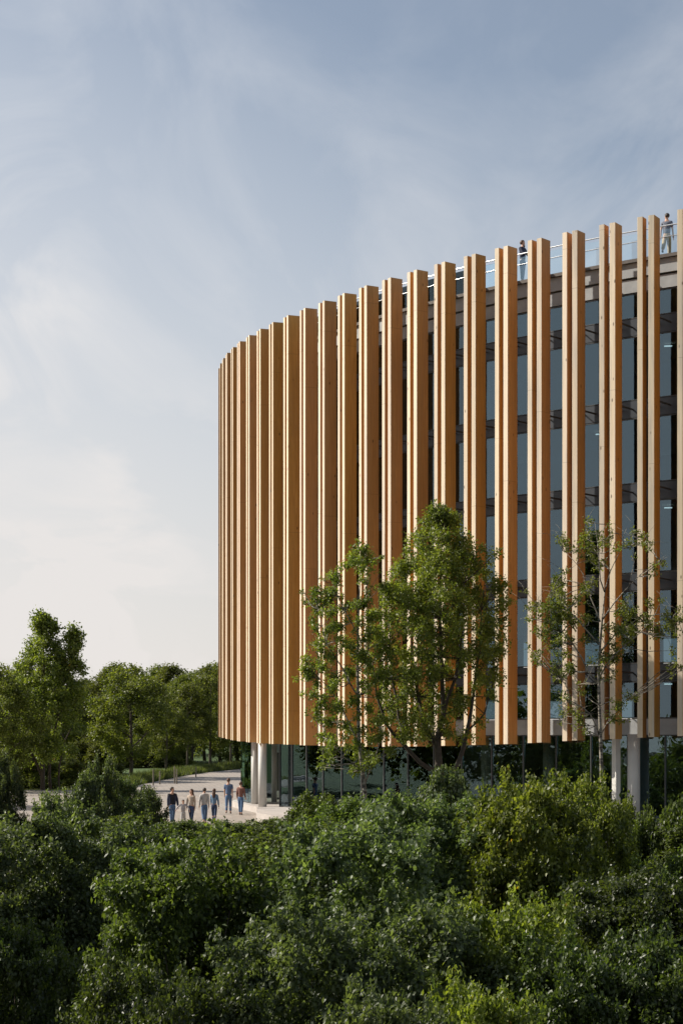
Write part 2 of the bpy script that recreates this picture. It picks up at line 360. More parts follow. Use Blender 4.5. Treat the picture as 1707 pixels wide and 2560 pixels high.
# levels (above plaza)
ZR = 23.0
SP = [(20.65, 19.95), (17.35, 16.65), (14.0, 13.3), (10.4, 9.7), (6.75, 6.05)]
GL = [(21.68, 20.65), (19.95, 17.35), (16.65, 14.0), (13.3, 10.4), (9.7, 6.75), (6.05, 4.55)]
PL = 0.35
GO = -1.20                                   # glass line
def quad_panel(p0, p1, z0, z1, th, name, mat, parent=bld, sink=0.0):
    d = (p1 - p0).normalized(); n = Vector((d.y, -d.x))
    a = p0 + n * sink; b = p1 + n * sink; c = p1 + n * (sink - th); e = p0 + n * (sink - th)
    m_ = MB(); m_.prism([a, b, c, e][::1], z0, z1); o = m_.build(name, mat, parent); return o
GU = 0.40
G = [off(i, GO, GU) for i in range(NC)]   # glass line nodes behind each fin pair
mid = lambda a, b, t=0.5: a + (b - a) * t
PORT = None
for i in range(NC - 1):
    p0, p1 = G[i], G[i + 1]
    d = (p1 - p0).normalized(); n = Vector((d.y, -d.x)); g = 0.03
    for (z1, z0) in SP:
        quad_panel(p0 + d * .02, p1 - d * .02, z0 + .01, z1 - .01, 0.12, 'spandrel_panel', M_SPAN, sink=0.02)
    for (z1, z0) in GL:
        a = p0 + d * .036; b = p1 - d * .036; fw = .035
        vs_ = []
        for dep_ in (.015, -.045):
            for (u_, zz_) in ((0, z0 + .012), (1, z0 + .012), (1, z1 - .012), (0, z1 - .012)):
                q = (a if u_ == 0 else b) + n * dep_; vs_.append((q.x, q.y, zz_))
            for (u_, zz_) in ((0, z0 + .012 + fw), (1, z0 + .012 + fw), (1, z1 - .012 - fw), (0, z1 - .012 - fw)):
                q = (a + d * fw if u_ == 0 else b - d * fw) + n * dep_; vs_.append((q.x, q.y, zz_))
        fs_ = []
        for k in range(4):
            k2 = (k + 1) % 4
            fs_ += [(k, k2, 4 + k2, 4 + k), (8 + k2, 8 + k, 12 + k, 12 + k2), (k2, k, 8 + k, 8 + k2), (4 + k, 4 + k2, 12 + k2, 12 + k)]
        m_ = MB(); m_.add(vs_, fs_); fr_ = m_.build('window_frame', M_MULL, bld)
        quad_panel(a + d * fw, b - d * fw, z0 + .012 + fw, z1 - .012 - fw, 0.02, 'pane', M_GLASS, parent=fr_, sink=-0.02)
    # first floor sill band
    quad_panel(p0 + d * .02, p1 - d * .02, 3.90, 4.54, 0.12, 'concrete_band', M_CONC, sink=0.03)
    # fascia below the roof edge
    quad_panel(p0 + d * .008, p1 - d * .008, 22.30, ZR - 0.14, 0.2, 'fascia_panel', M_CONC, sink=0.12)
    quad_panel(p0 + d * .008, p1 - d * .008, 21.70, 22.23, 0.2, 'fascia_panel', M_CONC, sink=0.05)
    quad_panel(p0, p1, ZR - 0.135, ZR, 0.5, 'roof_coping', M_CAP, sink=0.24)
for i in range(NC):
    c0 = G[i]; a_ = math.atan2(TAN[i].y, TAN[i].x)
    m_ = MB(); m_.box((c0.x, c0.y, (21.69 + 4.54) / 2), (0.02, 0.03, (21.69 - 4.54) / 2 - .003), a_); m_.build('mullion', M_MULL, bld)
    # steel brackets carrying the fins
    for zc in (20.3, 17.0, 13.65, 10.05, 6.4):
        m_ = MB(); e_ = widen(i) / 2; q = raw(i, (GO - FD) / 2 - .02 - e_, -0.12); m_.box((q.x, q.y, zc), (0.012, (-GO - FD) / 2 + .02 + e_, 0.035), a_)
        q = raw(i, (GO - BD) / 2 - .02 - e_, -0.61); m_.box((q.x, q.y, zc), (0.012, (-GO - BD) / 2 + .02 + e_, 0.022), a_)
        m_.build('bracket', M_MULL, bld)
# floors and roof
def poly_slab(name, z0, z1, o_out, mat, dep=9.0, parent=bld):
    pts = [off(i, o_out, GU) for i in range(NC)]
    pts = pts + [off(NC - 1, -26.0), Vector((16, 112)), Vector((6, 113))]
    m_ = MB(); m_.prism(pts, z0, z1); return m_.build(name, mat, parent)
for k, (z1, z0) in enumerate(SP):
    poly_slab('floor_slab', z0 + .06, z1 - .1, GO - 0.14, M_SLAB)
poly_slab('roof_slab', 22.4, ZR - 0.16, GO - 0.2, M_CONC)
poly_slab('soffit', 3.925, 4.2, GO - 0.14 + 0.0, M_SLAB)
# dark interior partitions set back from the glass
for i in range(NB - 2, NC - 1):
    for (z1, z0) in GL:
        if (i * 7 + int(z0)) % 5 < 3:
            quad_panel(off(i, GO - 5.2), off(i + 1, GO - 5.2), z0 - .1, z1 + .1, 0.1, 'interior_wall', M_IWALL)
for i in range(NB + 2, NC - 1):
    for j, (z1, z0) in enumerate(GL):
        if (i * 5 + j * 3) % 4 == 0:       # roller blinds, partly drawn
            q0, q1 = mid(G[i], G[i + 1], .1), mid(G[i], G[i + 1], .72); n = NRM[i]
            quad_panel(q0 - n * .25, q1 - n * .25, z1 - (z1 - z0) * (0.35 + 0.6 * ((i * 13 + j * 7) % 10) / 10), z1 - .05, 0.02, 'window_blind', M_BLIND)
        if (i * 3 + j * 2) % 4 == 0:  # ceiling lights
            q = off(i, GO - 2.2, 0.3); m_ = MB(); m_.box((q.x, q.y, z1 - .06), (0.16, 0.04, 0.02), math.atan2(TAN[i].y, TAN[i].x) + 0.5); m_.build('ceiling_light', M_LAMP, bld)
            m_ = None

# ---- ground floor
G2 = [off(i, GO - 0.02, -0.37) for i in range(NC)]
def xpix(p): return p.x * F / p.y + 853.5
gi = [i for i in range(NC - 1)]
for i in gi:
    p0, p1 = G2[i], G2[i + 1]
    xa, xb = xpix(p0), xpix(p1)
    if i >= NB and 628 < (xa + xb) / 2 < 708: continue          # open entrance behind the round columns
    d = (p1 - p0).normalized()
    quad_panel(p0 + d * .035, p1 - d * .035, PL + .06, 3.86, 0.025, 'ground_floor_pane', M_GGLASS, sink=0.0)
for i in range(NC):
    xa = xpix(G2[i])
    if i >= NB and (640 < xa < 700 or 596 < xa < 634): continue
    thick = 0.024
    m_ = MB(); m_.box((G2[i].x, G2[i].y, (PL + 3.92) / 2), (thick, 0.05, (3.92 - PL) / 2 - .004), math.atan2(TAN[i].y, TAN[i].x)); m_.build('mullion', M_MULL, bld)
for i in gi:
    p0, p1 = G2[i], G2[i + 1]
    if i >= NB and 628 < (xpix(p0) + xpix(p1)) / 2 < 708: continue
    d = (p1 - p0).normalized(); n = Vector((d.y, -d.x))
    p0 = p0 + d * .037; p1 = p1 - d * .037
    for zc in (PL + .03, 3.88): m_ = MB(); m_.prism([p0 + n * .04, p1 + n * .04, p1 - n * .06, p0 - n * .06], zc - .028, zc + .028); m_.build('pane_rail', M_MULL, bld)
# plinth
pout = [off(i, GO + 0.45) for i in range(0, NB + 4)]
ci = [i for i in range(NC) if xpix(off(i, 0)) > 645 and i > NB][0]
P_c = px2w(645, 1900, 87.5)
pout += [Vector((P_c.x - .25, P_c.y + 3.0)), Vector((P_c.x, P_c.y)), Vector((P_c.x + .15, 82.6))]
pout += [q for q in (raw(i, 4.0) for i in range(ci, NC)) if q.x > P_c.x + .4]
pin = [off(NC - 1, -26.0), Vector((16, 112)), Vector((6, 113))]
m_ = MB(); m_.prism(pout + pin, -2.6, PL); pl = m_.build('plinth', M_PLINTH, bld)
# round columns: outer row just inside the fins
def column(p, r=0.22, z0=PL + .004, z1=3.92, mat=M_COL):
    m_ = MB(); m_.tube([(0, 0, z0), (0, 0, z1)], r, 20)
    me_ = m_.mesh('column', True)
    for p_ in me_.polygons: p_.use_smooth = len(p_.vertices) == 4
    o = link('column', me_, mat, bld); o.location = (p.x, p.y, 0); return o
p = px2w(656, 1853, 90.2); column(p, 0.215)
p = px2w(637, 1853, 94.0); column(p, 0.19)
for i in range(ci + 3, NC, 2): column(off(i, GO - 0.8, 0.35), 0.24)
for i in range(NB + 1, ci - 1, 2): column(off(i, GO - 1.7, 0.4), 0.15)
p = raw(NB + 21, -0.98, -0.50)             # the column outside the glass near the right
m_ = MB(); m_.box((p.x, p.y, (PL + 3.92) / 2), (.12, .12, (3.92 - PL) / 2 - .005), 0.6); m_.build('pier', M_COL, bld)
for k_, r__ in ((21, .25),): column(raw(NB + k_, GO - widen(NB + k_) + .36, .10), r__)
# interior of ground floor
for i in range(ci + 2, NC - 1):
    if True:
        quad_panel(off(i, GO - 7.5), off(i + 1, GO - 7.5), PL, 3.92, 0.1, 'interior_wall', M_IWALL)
# glazed screens and pale board in the recessed entrance
s0 = px2w(684, 1900, 101.0); s1 = px2w(742, 1900, 101.0)
m_ = MB()
for q0, q1 in ((0.0, 0.045), (0.96, 1.0)):
    a = mid(s0, s1, q0).xy; b = mid(s0, s1, q1).xy; m_.prism([a, b, b + Vector((0, .1)), a + Vector((0, .1))], PL + .01, 3.9)
a, b = s0.xy, s1.xy; m_.prism([a, b, b + Vector((0, .1)), a + Vector((0, .1))], PL + .011, PL + .12); m_.build('entrance_frame', M_MULL, bld)
m_ = MB(); a = mid(s0, s1, .08).xy; b = mid(s0, s1, .94).xy; m_.prism([a, b, b + Vector((0, .05)), a + Vector((0, .05))], PL + .5, 3.0); m_.build('entrance_board', M_IPALE, bld)
p = px2w(700, 1853, 103); column(p, 0.17)
# door leaf frames right of the opening
e0 = off(ci + 2, GO - 0.25, -0.37)
quad_panel(e0 - TAN[ci + 2] * .09, e0 + TAN[ci + 2] * .09, PL, 3.92, .18, 'entrance_post', M_MULL, sink=.10)
m_ = MB(); a = e0 + TAN[ci + 2] * .2; b = e0 + TAN[ci + 2] * 1.15; n = NRM[ci + 2]
m_.prism([a + n * .08, b + n * .08, b + n * .04, a + n * .04], 1.40, 1.45); m_.build('push_bar', M_STEEL, bld)
# furniture silhouettes inside on the right: low sofa and armchair
sofa = empty('sofa', (0, 0, 0), 0, 'low pale lobby sofa behind the ground floor glass at the right', 'sofa')
p = off(NB + 22, GO - 2.0, .8); a_ = math.atan2(TAN[NB + 22].y, TAN[NB + 22].x); sofa.location = (p.x, p.y, PL + .004); sofa.rotation_euler = (0, 0, a_)
m_ = MB(); m_.box((0, 0, .25), (.95, .38, .14)); m_.build('seat', M_BLIND, sofa)
m_ = MB(); m_.box((0, .34, .55), (.95, .09, .16)); m_.build('backrest', M_BLIND, sofa)
for s_ in (-1, 1):
    m_ = MB(); m_.box((s_ * .88, -.05, .47), (.07, .34, .08)); m_.build('armrest', M_BLIND, sofa)
    m_ = MB(); m_.box((s_ * .8, 0, .055), (.03, .3, .055)); m_.build('leg', M_MULL, sofa)

# ---- roof railing
rail = empty('railing', (0, 0, 0)); rail.parent = bld
RO = GO + 0.10
for i in range(2, NC - 1):
    q0, q1 = off(i, RO, .2), off(i + 1, RO, .2)
    d = (q1 - q0).normalized(); n = Vector((d.y, -d.x))
    m_ = MB(); a, b = q0 + d * .03, q1 - d * .03; m_.prism([a, b, b - n * .014, a - n * .014], ZR + .05, ZR + 1.02); m_.build('glass_panel', M_RGLASS, rail)
    m_ = MB(); m_.tube([(q0.x, q0.y, ZR), (q0.x, q0.y, ZR + 1.12)], .018, 6); m_.build('post', M_STEEL, rail)
for zz_, r_ in ((1.14, .030), (0.70, .018)):
    m_ = MB(); m_.tube([(off(i, RO + .04, .2).x, off(i, RO + .04, .2).y, ZR + zz_) for i in range(2, NC)], r_, 8)
    m_.build('handrail', M_STEEL, rail, True)

# ------------------------------------------------------------------ foliage
def leaf_mat(name, c, c2, tw=(0.10, 0.15, 0.02), rough=0.47, accent=None, acc=0.02, spec=0.5):
    m, t, b = newmat(name)
    at = nd(t, 'ShaderNodeAttribute', attribute_name='var'); oi = nd(t, 'ShaderNodeObjectInfo')
    cc_ = mixc(t, at.outputs['Fac'], c, c2)
    if accent: 
        g = nd(t, 'ShaderNodeMath', operation='GREATER_THAN'); g.inputs[1].default_value = 1 - acc; t.links.new(at.outputs['Fac'], g.inputs[0])
        cc_ = mixc(t, g.outputs[0], cc_, accent)
    hs = nd(t, 'ShaderNodeHueSaturation'); t.links.new(cc_, hs.inputs['Color']); t.links.new(ramp(t, oi.outputs['Random'], 0, 1, 0.8, 1.2), hs.inputs['Value']); t.links.new(ramp(t, oi.outputs['Random'], 0, 1, 0.486, 0.505), hs.inputs['Hue'])
    t.links.new(hs.outputs[0], b.inputs['Base Color']); b.inputs['Roughness'].default_value = rough; b.inputs['Specular IOR Level'].default_value = spec
    tl = nd(t, 'ShaderNodeBsdfTranslucent'); 
    tcx = mixc(t, 1.0, hs.outputs[0], (1.6, 1.7, 0.6), 'MULTIPLY'); t.links.new(tcx, tl.inputs[0])
    ms = nd(t, 'ShaderNodeMixShader'); ms.inputs[0].default_value = 0.46
    t.links.new(b.outputs[0], ms.inputs[1]); t.links.new(tl.outputs[0], ms.inputs[2]); t.links.new(ms.outputs[0], t.nodes['Material Output'].inputs[0])
    return m
LM = {
 'grey': leaf_mat('leaves_grey_green', (0.022, 0.040, 0.015), (0.175, 0.218, 0.098), rough=0.47, accent=(0.42, 0.42, 0.26), acc=0.03),
 'green': leaf_mat('leaves_fresh_green', (0.020, 0.040, 0.011), (0.170, 0.222, 0.056), rough=0.47, accent=(0.34, 0.24, 0.04), acc=0.010),
 'yellow': leaf_mat('leaves_yellow_green', (0.034, 0.058, 0.010), (0.245, 0.275, 0.050), rough=0.47, accent=(0.42, 0.25, 0.03), acc=0.03),
 'tree': leaf_mat('leaves_tree_green', (0.046, 0.076, 0.014), (0.260, 0.300, 0.064), rough=0.47, accent=(0.36, 0.20, 0.03), acc=0.02),
 'deep': leaf_mat('leaves_shade_darkened', (0.014, 0.028, 0.008), (0.100, 0.130, 0.036), rough=0.42, accent=(0.2, 0.2, 0.05), acc=0.01),  # leaf colour darkened to paint shade onto the lower bushes
 'wood': leaf_mat('leaves_woodland', (0.048, 0.066, 0.016), (0.165, 0.178, 0.045), rough=0.5, accent=(0.2, 0.17, 0.04), acc=0.02, spec=0.3),
}
M_BARK = plain('bark_dark', (0.070, 0.055, 0.040), 0.9, 0.35, 8.0, bump=0.8)
def birch():
    m, t, b = newmat('bark_pale')
    tcn = nd(t, 'ShaderNodeTexCoord'); mp_ = nd(t, 'ShaderNodeMapping', Scale=(3, 3, 9)); t.links.new(tcn.outputs['Object'], mp_.inputs[0])
    no = nd(t, 'ShaderNodeTexNoise', Scale=1.6, Detail=4.0); t.links.new(mp_.outputs[0], no.inputs['Vector'])
    t.links.new(mixc(t, ramp(t, no.outputs[0], 0.48, 0.60), (0.27, 0.24, 0.19), (0.05, 0.042, 0.034)), b.inputs['Base Color']); b.inputs['Roughness'].default_value = 0.8
    return m
M_BIRCH = birch()

def leaves_mesh(name, cen, rad, shoots, lps, ll, rng, up=0.35, droop=0.0, flat=1.0, core=0.25):
    """clumps (cen, rad) -> shoots -> leaves, all numpy; returns mesh"""
    cen = np.asarray(cen, float); rad = np.asarray(rad, float); ncl = len(cen)
    ns = np.maximum(2, (shoots * (rad / rad.mean()) ** 2).astype(int))
    ci_ = np.repeat(np.arange(ncl), ns); n = len(ci_)
    d = rng.normal(size=(n, 3)); d[:, 2] = d[:, 2] * flat + up; d /= np.linalg.norm(d, axis=1)[:, None]
    r_ = rad[ci_]
    st = cen[ci_] + d * (r_ * core * rng.random(n))[:, None]
    ln = r_ * (0.55 + 0.6 * rng.random(n))
    # leaves on shoots
    si = np.repeat(np.arange(n), lps); m = len(si)
    t = rng.random(m) ** 0.7
    sd = d[si]; P = st[si] + sd * (t * ln[si])[:, None]
    P[:, 2] -= droop * (t * ln[si]) ** 2 
    jit = rng.normal(size=(m, 3)) * (ll * 0.75); P += jit
    ax = sd * 0.6 + rng.normal(size=(m, 3)) * 0.7; ax[:, 2] -= 0.35; ax /= np.linalg.norm(ax, axis=1)[:, None]
    nr = rng.normal(size=(m, 3)) * 0.55 + sd * 0.35; nr[:, 2] += 0.75
    nr -= ax * (nr * ax).sum(1)[:, None]; nr /= np.linalg.norm(nr, axis=1)[:, None] + 1e-9
    bi = np.cross(ax, nr)
    s = ll * (0.65 + 0.7 * rng.random(m)); w_ = s * 0.34
    b0 = P; tip = P + ax * s[:, None] - nr * (s * 0.12)[:, None]
    md = P + ax * (s * 0.48)[:, None] + nr * (s * 0.05)[:, None]
    lf = md + bi * w_[:, None]; rt = md - bi * w_[:, None]
    V_ = np.stack([b0, rt, tip, lf], 1).reshape(-1, 3)
    q = np.arange(m) * 4
    tri = np.stack([q, q + 1, q + 2, q, q + 2, q + 3], 1).reshape(-1)
    me_ = bpy.data.meshes.new(name)
    me_.vertices.add(len(V_)); me_.vertices.foreach_set('co', V_.astype(np.float32).ravel())
    me_.loops.add(len(tri)); me_.loops.foreach_set('vertex_index', tri.astype(np.int32))
    nf = 2 * m; me_.polygons.add(nf); me_.polygons.foreach_set('loop_start', (np.arange(nf) * 3).astype(np.int32))
    me_.update(calc_edges=True)
    clv = rng.random(ncl)[ci_][si] * 0.42; v = np.clip(clv + rng.random(m) ** 1.5 * 0.58, 0, 1)
    av = me_.attributes.new('var', 'FLOAT', 'POINT'); av.data.foreach_set('value', np.repeat(v, 4).astype(np.float32))
    return me_

def bush_mesh(name, seed, rx=1.0, rz=1.0, H=3.6, Rr=2.3, ll=0.112, ncl=95, shoots=17, lps=19, stems=9):
    """wide bush, crown from the ground up; base at origin"""
    rng = np.random.default_rng(seed); rnd = random.Random(seed)
    cen = []; rad = []
    lob = [(rng.random() * 6.283, 0.55 + 0.45 * rng.random(), rng.random()) for _ in range(7)]
    while len(cen) < ncl:
        a = rng.random() * 6.283; u = rng.random() ** 0.55
        bump = 1.0 + 0.16 * math.sin(3 * a + seed) + 0.12 * math.sin(5 * a + 2 * seed)
        r = Rr * u * bump * 0.86
        top = H * (1 - (u ** 2.3) * 0.72) * (0.82 + 0.12 * math.sin(3.1 * r * math.cos(a) + seed) + 0.12 * math.cos(3.7 * r * math.sin(a) + 1.7 * seed))
        z = top - (0.30 + 0.15 * rng.random()) if rng.random() < 0.72 else top * (0.35 + 0.5 * rng.random())
        cen.append((r * math.cos(a), r * math.sin(a), z)); rad.append(0.24 + 0.26 * rng.random())
    for _ in range(26):                                # thin leading sprigs that break the outline
        a = rng.random() * 6.283; u = rng.random() ** 0.5 * 0.9; r = Rr * u
        top = H * (1 - u ** 2.6 * 0.62) + 0.02
        for k in range(3): cen.append((r * math.cos(a) * (1 + .03 * k), r * math.sin(a) * (1 + .03 * k), top - .15 + k * .17)); rad.append(0.19 - .04 * k)
    me_ = leaves_mesh(name + '_leaves', cen, rad, shoots, lps, ll, rng, up=0.40, flat=.7, core=.5)
    m_ = MB()
    for k in range(stems):
        c_ = cen[rnd.randrange(ncl)]
        p0 = Vector((rnd.uniform(-.3, .3), rnd.uniform(-.3, .3), -0.1)); p3 = Vector(c_)
        pts = [p0, p0.lerp(p3, .3) + Vector((0, 0, .35)), p0.lerp(p3, .65) + Vector((rnd.uniform(-.2, .2), rnd.uniform(-.2, .2), .25)), p3]
        m_.tube(pts, [.05, .04, .028, .012], 5)
    return me_, m_.mesh(name + '_stems', True)

def crown_mesh(name, seed, H=8.0, Rr=2.3, ll=0.125, nl=60, per=9, shoots=8, lps=10, stems=9):
    """tall leafy bush: lobes on the shell of the crown, each lobe a dome of clumps"""
    rng = np.random.default_rng(seed); rnd = random.Random(seed); cen = []; rad = []; lobes = []
    tries = 0
    while len(lobes) < nl and tries < 4000:
        tries += 1
        a = rng.random() * 6.283; v = 0.16 + 0.84 * rng.random() ** 0.8
        pr = (1 - (max(0, v - .42) / .58) ** 2.3) ** .5 if v < 1 else 0
        r_ = Rr * pr * (0.93 + 0.13 * math.sin(3 * a + seed) + 0.08 * math.sin(7 * a + v * 9)) * (0.80 + 0.2 * rng.random()) if v < .8 else Rr * pr * rng.random() ** .5
        zt = H * (v if v < .8 else .80 + .20 * (1 - (r_ / Rr) ** 2) * (0.75 + .25 * rng.random()))
        c_ = np.array((r_ * math.cos(a), r_ * math.sin(a), zt - .35)); lr = .46 + .46 * rng.random()
        if any(np.linalg.norm(c_ - q) < .55 * (lr + l2) for q, l2 in lobes): continue
        lobes.append((c_, lr))
        out = np.array((math.cos(a), math.sin(a), .55)); out /= np.linalg.norm(out)
        for _ in range(per):
            d = rng.normal(size=3) + out * 1.1; d[2] = abs(d[2]) * .9 if rng.random() < .8 else d[2]; d /= np.linalg.norm(d)
            cen.append(tuple(c_ + d * lr * np.array((1, 1, .72)))); rad.append(.15 + .16 * rng.random())
        for _ in range(2):
            d = out + rng.normal(size=3) * .5; d[2] = abs(d[2]) + .3; d /= np.linalg.norm(d)
            for k in range(4): cen.append(tuple(c_ + d * (lr + .10 + .15 * k))); rad.append(.17 - .03 * k)
    for _ in range(46):
        a = rng.random() * 6.283; q = Rr * .6 * rng.random() ** .5; cen.append((q * math.cos(a), q * math.sin(a), H * (.25 + .6 * rng.random()))); rad.append(.42)
    me_ = leaves_mesh(name + '_leaves', cen, rad, shoots, lps, ll, rng, up=.30, flat=.75, core=.5)
    m_ = MB()
    for k in range(stems):
        p3 = Vector([float(q) for q in lobes[rnd.randrange(len(lobes))][0]]); p0 = Vector((rnd.uniform(-.35, .35), rnd.uniform(-.35, .35), -.1))
        m_.tube([p0, p0.lerp(p3, .35) + Vector((0, 0, .5)), p0.lerp(p3, .7) + Vector((rnd.uniform(-.2, .2), rnd.uniform(-.2, .2), .3)), p3], [.07, .055, .035, .012], 5)
    return me_, m_.mesh(name + '_stems', True)

def put(name, lm, tm, leafm, barkm, loc, rz, sc, label, cat, group=None, trunk='stems', crown='leaves'):
    o = empty(name, loc, rz, label, cat, group); o.scale = sc
    for me_, mt, nm in ((tm, barkm, trunk), (lm, leafm, crown)):
        c_ = bpy.data.objects.new(nm, me_); col.objects.link(c_); c_.parent = o
        if len(me_.materials) == 0: me_.materials.append(mt)
        c_.material_slots[0].link = 'OBJECT'; c_.material_slots[0].material = mt
    return o

BV = [bush_mesh('bush%d' % k, 11 + k * 7, H=3.6, Rr=2.3) for k in range(5)]
BF = [bush_mesh('bushsmall%d' % k, 101 + k * 7, H=2.4, Rr=1.35, ll=0.095, ncl=52, shoots=15, lps=17, stems=6) for k in range(3)]
BT = [crown_mesh('bushtall%d' % k, 201 + k * 13) for k in range(4)]
def O(x): return x * 1.08865                   # overview pixel -> full-size pixel
def bush(x, ytop, D, dia, mat, label, var=None, small=False, tall=False, group='bushes on the bank in front of the building'):
    p = px2w(O(x), O(ytop), D); g = tz(p.x, p.y)
    h = p.z - g
    rr = random.Random(int(x * 13 + ytop))
    V_ = BT if tall else BF if small else BV
    k = var if var is not None else rr.randrange(len(V_))
    bh, bd = (8.42, 5.1) if tall else (2.4, 2.7) if small else (3.6, 4.6)
    sxy = dia / bd; sz = h / (bh * 0.98)
    put('bush', V_[k % len(V_)][0], V_[k % len(V_)][1], LM[mat], M_BARK, (p.x, p.y, g), rr.random() * 6.28, (sxy, sxy, sz), label, 'bush', group)
# far row, along the plaza and the foot of the building
bush(4, 1748, 68, 1.9, 'grey', 'tall bush at the left edge whose top reaches the path under the big tree')
bush(122, 1840, 62, 2.4, 'grey', 'silvery bush just below the pale path at the left')
bush(186, 1800, 64, 2.2, 'grey', 'silvery bush on the rising side of the pointed bush at the left')
bush(232, 1757, 66, 1.9, 'grey', 'pointed bush with a leaning top sprig left of the lawn')
bush(282, 1803, 68, 2.0, 'grey', 'silvery bush on the falling side of the pointed bush at the left')
bush(340, 1826, 73, 1.8, 'grey', 'rounded grey-green bush left of the walking family', small=True)
bush(300, 1885, 63, 3.2, 'green', 'green bush below the rounded grey-green bush')
bush(420, 1893, 70, 3.0, 'green', 'low bush in front of the man in the dark jacket', small=True)
bush(505, 1895, 70, 3.0, 'grey', 'low bush hiding the feet of the teenage pair', small=True)
bush(592, 1893, 71, 3.0, 'green', 'low bush in front of the two men seen from behind', small=True)
bush(660, 1888, 72, 3.0, 'green', 'low bush below the round entrance column', small=True)
bush(728, 1838, 70, 2.6, 'green', 'loose bush at the right side of the entrance opening', small=True)
bush(800, 1850, 66, 3.0, 'green', 'bush at the foot of the slender pale-barked tree', small=True)
bush(900, 1848, 61, 3.4, 'grey', 'bush with many white glinting leaves left of the forked trunk')
bush(1010, 1796, 60, 3.2, 'grey', 'bush hiding the base of the big forked tree')
bush(1110, 1850, 57, 3.2, 'grey', 'bush between the forked tree and the yellow-green bush')
bush(1470, 1885, 58, 2.0, 'green', 'small bush in front of the pale plinth near the right edge', small=True)
bush(1562, 1884, 57, 2.2, 'green', 'small bush cut by the right edge beside the plinth', small=True)
# tall crowns on the bank
for (x, y, D, dia, mat, lab) in [
 (35, 1885, 45, 3.9, 'grey', 'grey-green bush at the left edge below the pale path'),
 (185, 1872, 46, 3.6, 'grey', 'broad silvery bush below the pointed bush on the left'),
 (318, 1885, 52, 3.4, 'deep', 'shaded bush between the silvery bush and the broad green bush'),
 (415, 1912, 39, 3.9, 'green', 'broad green bush left of the dark notch, below the walking family'),
 (590, 1910, 50, 4.2, 'green', 'green bush straight below the two men seen from behind'),
 (700, 1898, 54, 4.0, 'green', 'green bush below the entrance opening'),
 (810, 1885, 39, 4.3, 'grey', 'tall speckled bush below the slender pale-barked tree'),
 (975, 1835, 45, 4.3, 'grey', 'tall speckled bush below the trunk of the dense forked tree'),
 (1090, 1850, 53, 3.6, 'grey', 'speckled bush just left of the two bright yellow-green bushes'),
 (1205, 1786, 44, 3.5, 'yellow', 'bright yellow-green bush, the left of the two highest at the building base'),
 (1322, 1788, 47, 2.9, 'yellow', 'bright yellow-green bush below the slim bare-topped tree'),
 (1440, 1995, 40, 3.6, 'deep', 'green bush with painted-in shade at the lower right'),
 (1560, 1955, 46, 2.8, 'green', 'green bush at the right edge under the pale plinth'),
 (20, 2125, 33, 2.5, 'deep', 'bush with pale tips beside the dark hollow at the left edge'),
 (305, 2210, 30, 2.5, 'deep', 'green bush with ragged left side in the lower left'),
 (700, 2105, 31, 3.2, 'grey', 'big white-flecked bush right of the dark notch'),
 (945, 2090, 32, 3.4, 'grey', 'white-flecked bush near the middle of the foreground'),
 (1150, 2055, 33, 3.0, 'yellow', 'yellow-green bush with an orange patch of leaves'),
 (1360, 2150, 31, 2.8, 'deep', 'green bush with painted-in shade near the bottom edge at the right'),
 (1540, 2150, 31, 3.0, 'deep', 'green bush with painted-in shade at the bottom right corner'),
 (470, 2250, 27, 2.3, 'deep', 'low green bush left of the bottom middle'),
 (880, 2270, 26, 2.5, 'grey', 'flecked bush cut by the bottom edge at the middle'),
 (1090, 2250, 27, 2.3, 'yellow', 'yellow-tipped bush cut by the bottom edge right of the middle'),
]:
    bush(x, y, D, dia, mat, lab, tall=True)

for (x, y, D, dia, mat, lab) in [
 (1690, 1880, 56, 4.6, 'green', 'bush just outside the right picture edge at the foot of the plinth'), (1820, 1860, 50, 4.6, 'grey', 'second bush outside the right picture edge on the bank'),
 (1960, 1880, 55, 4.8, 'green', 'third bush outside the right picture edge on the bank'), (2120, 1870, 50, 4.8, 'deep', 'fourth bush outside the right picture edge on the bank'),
 (1760, 1990, 41, 4.2, 'green', 'lower bush outside the right picture edge'), (1960, 2010, 40, 4.4, 'grey', 'second lower bush outside the right picture edge'),
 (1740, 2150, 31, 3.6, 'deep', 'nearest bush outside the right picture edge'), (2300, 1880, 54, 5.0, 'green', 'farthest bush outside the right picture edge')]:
    bush(x, y, D, dia, mat, lab, tall=True)

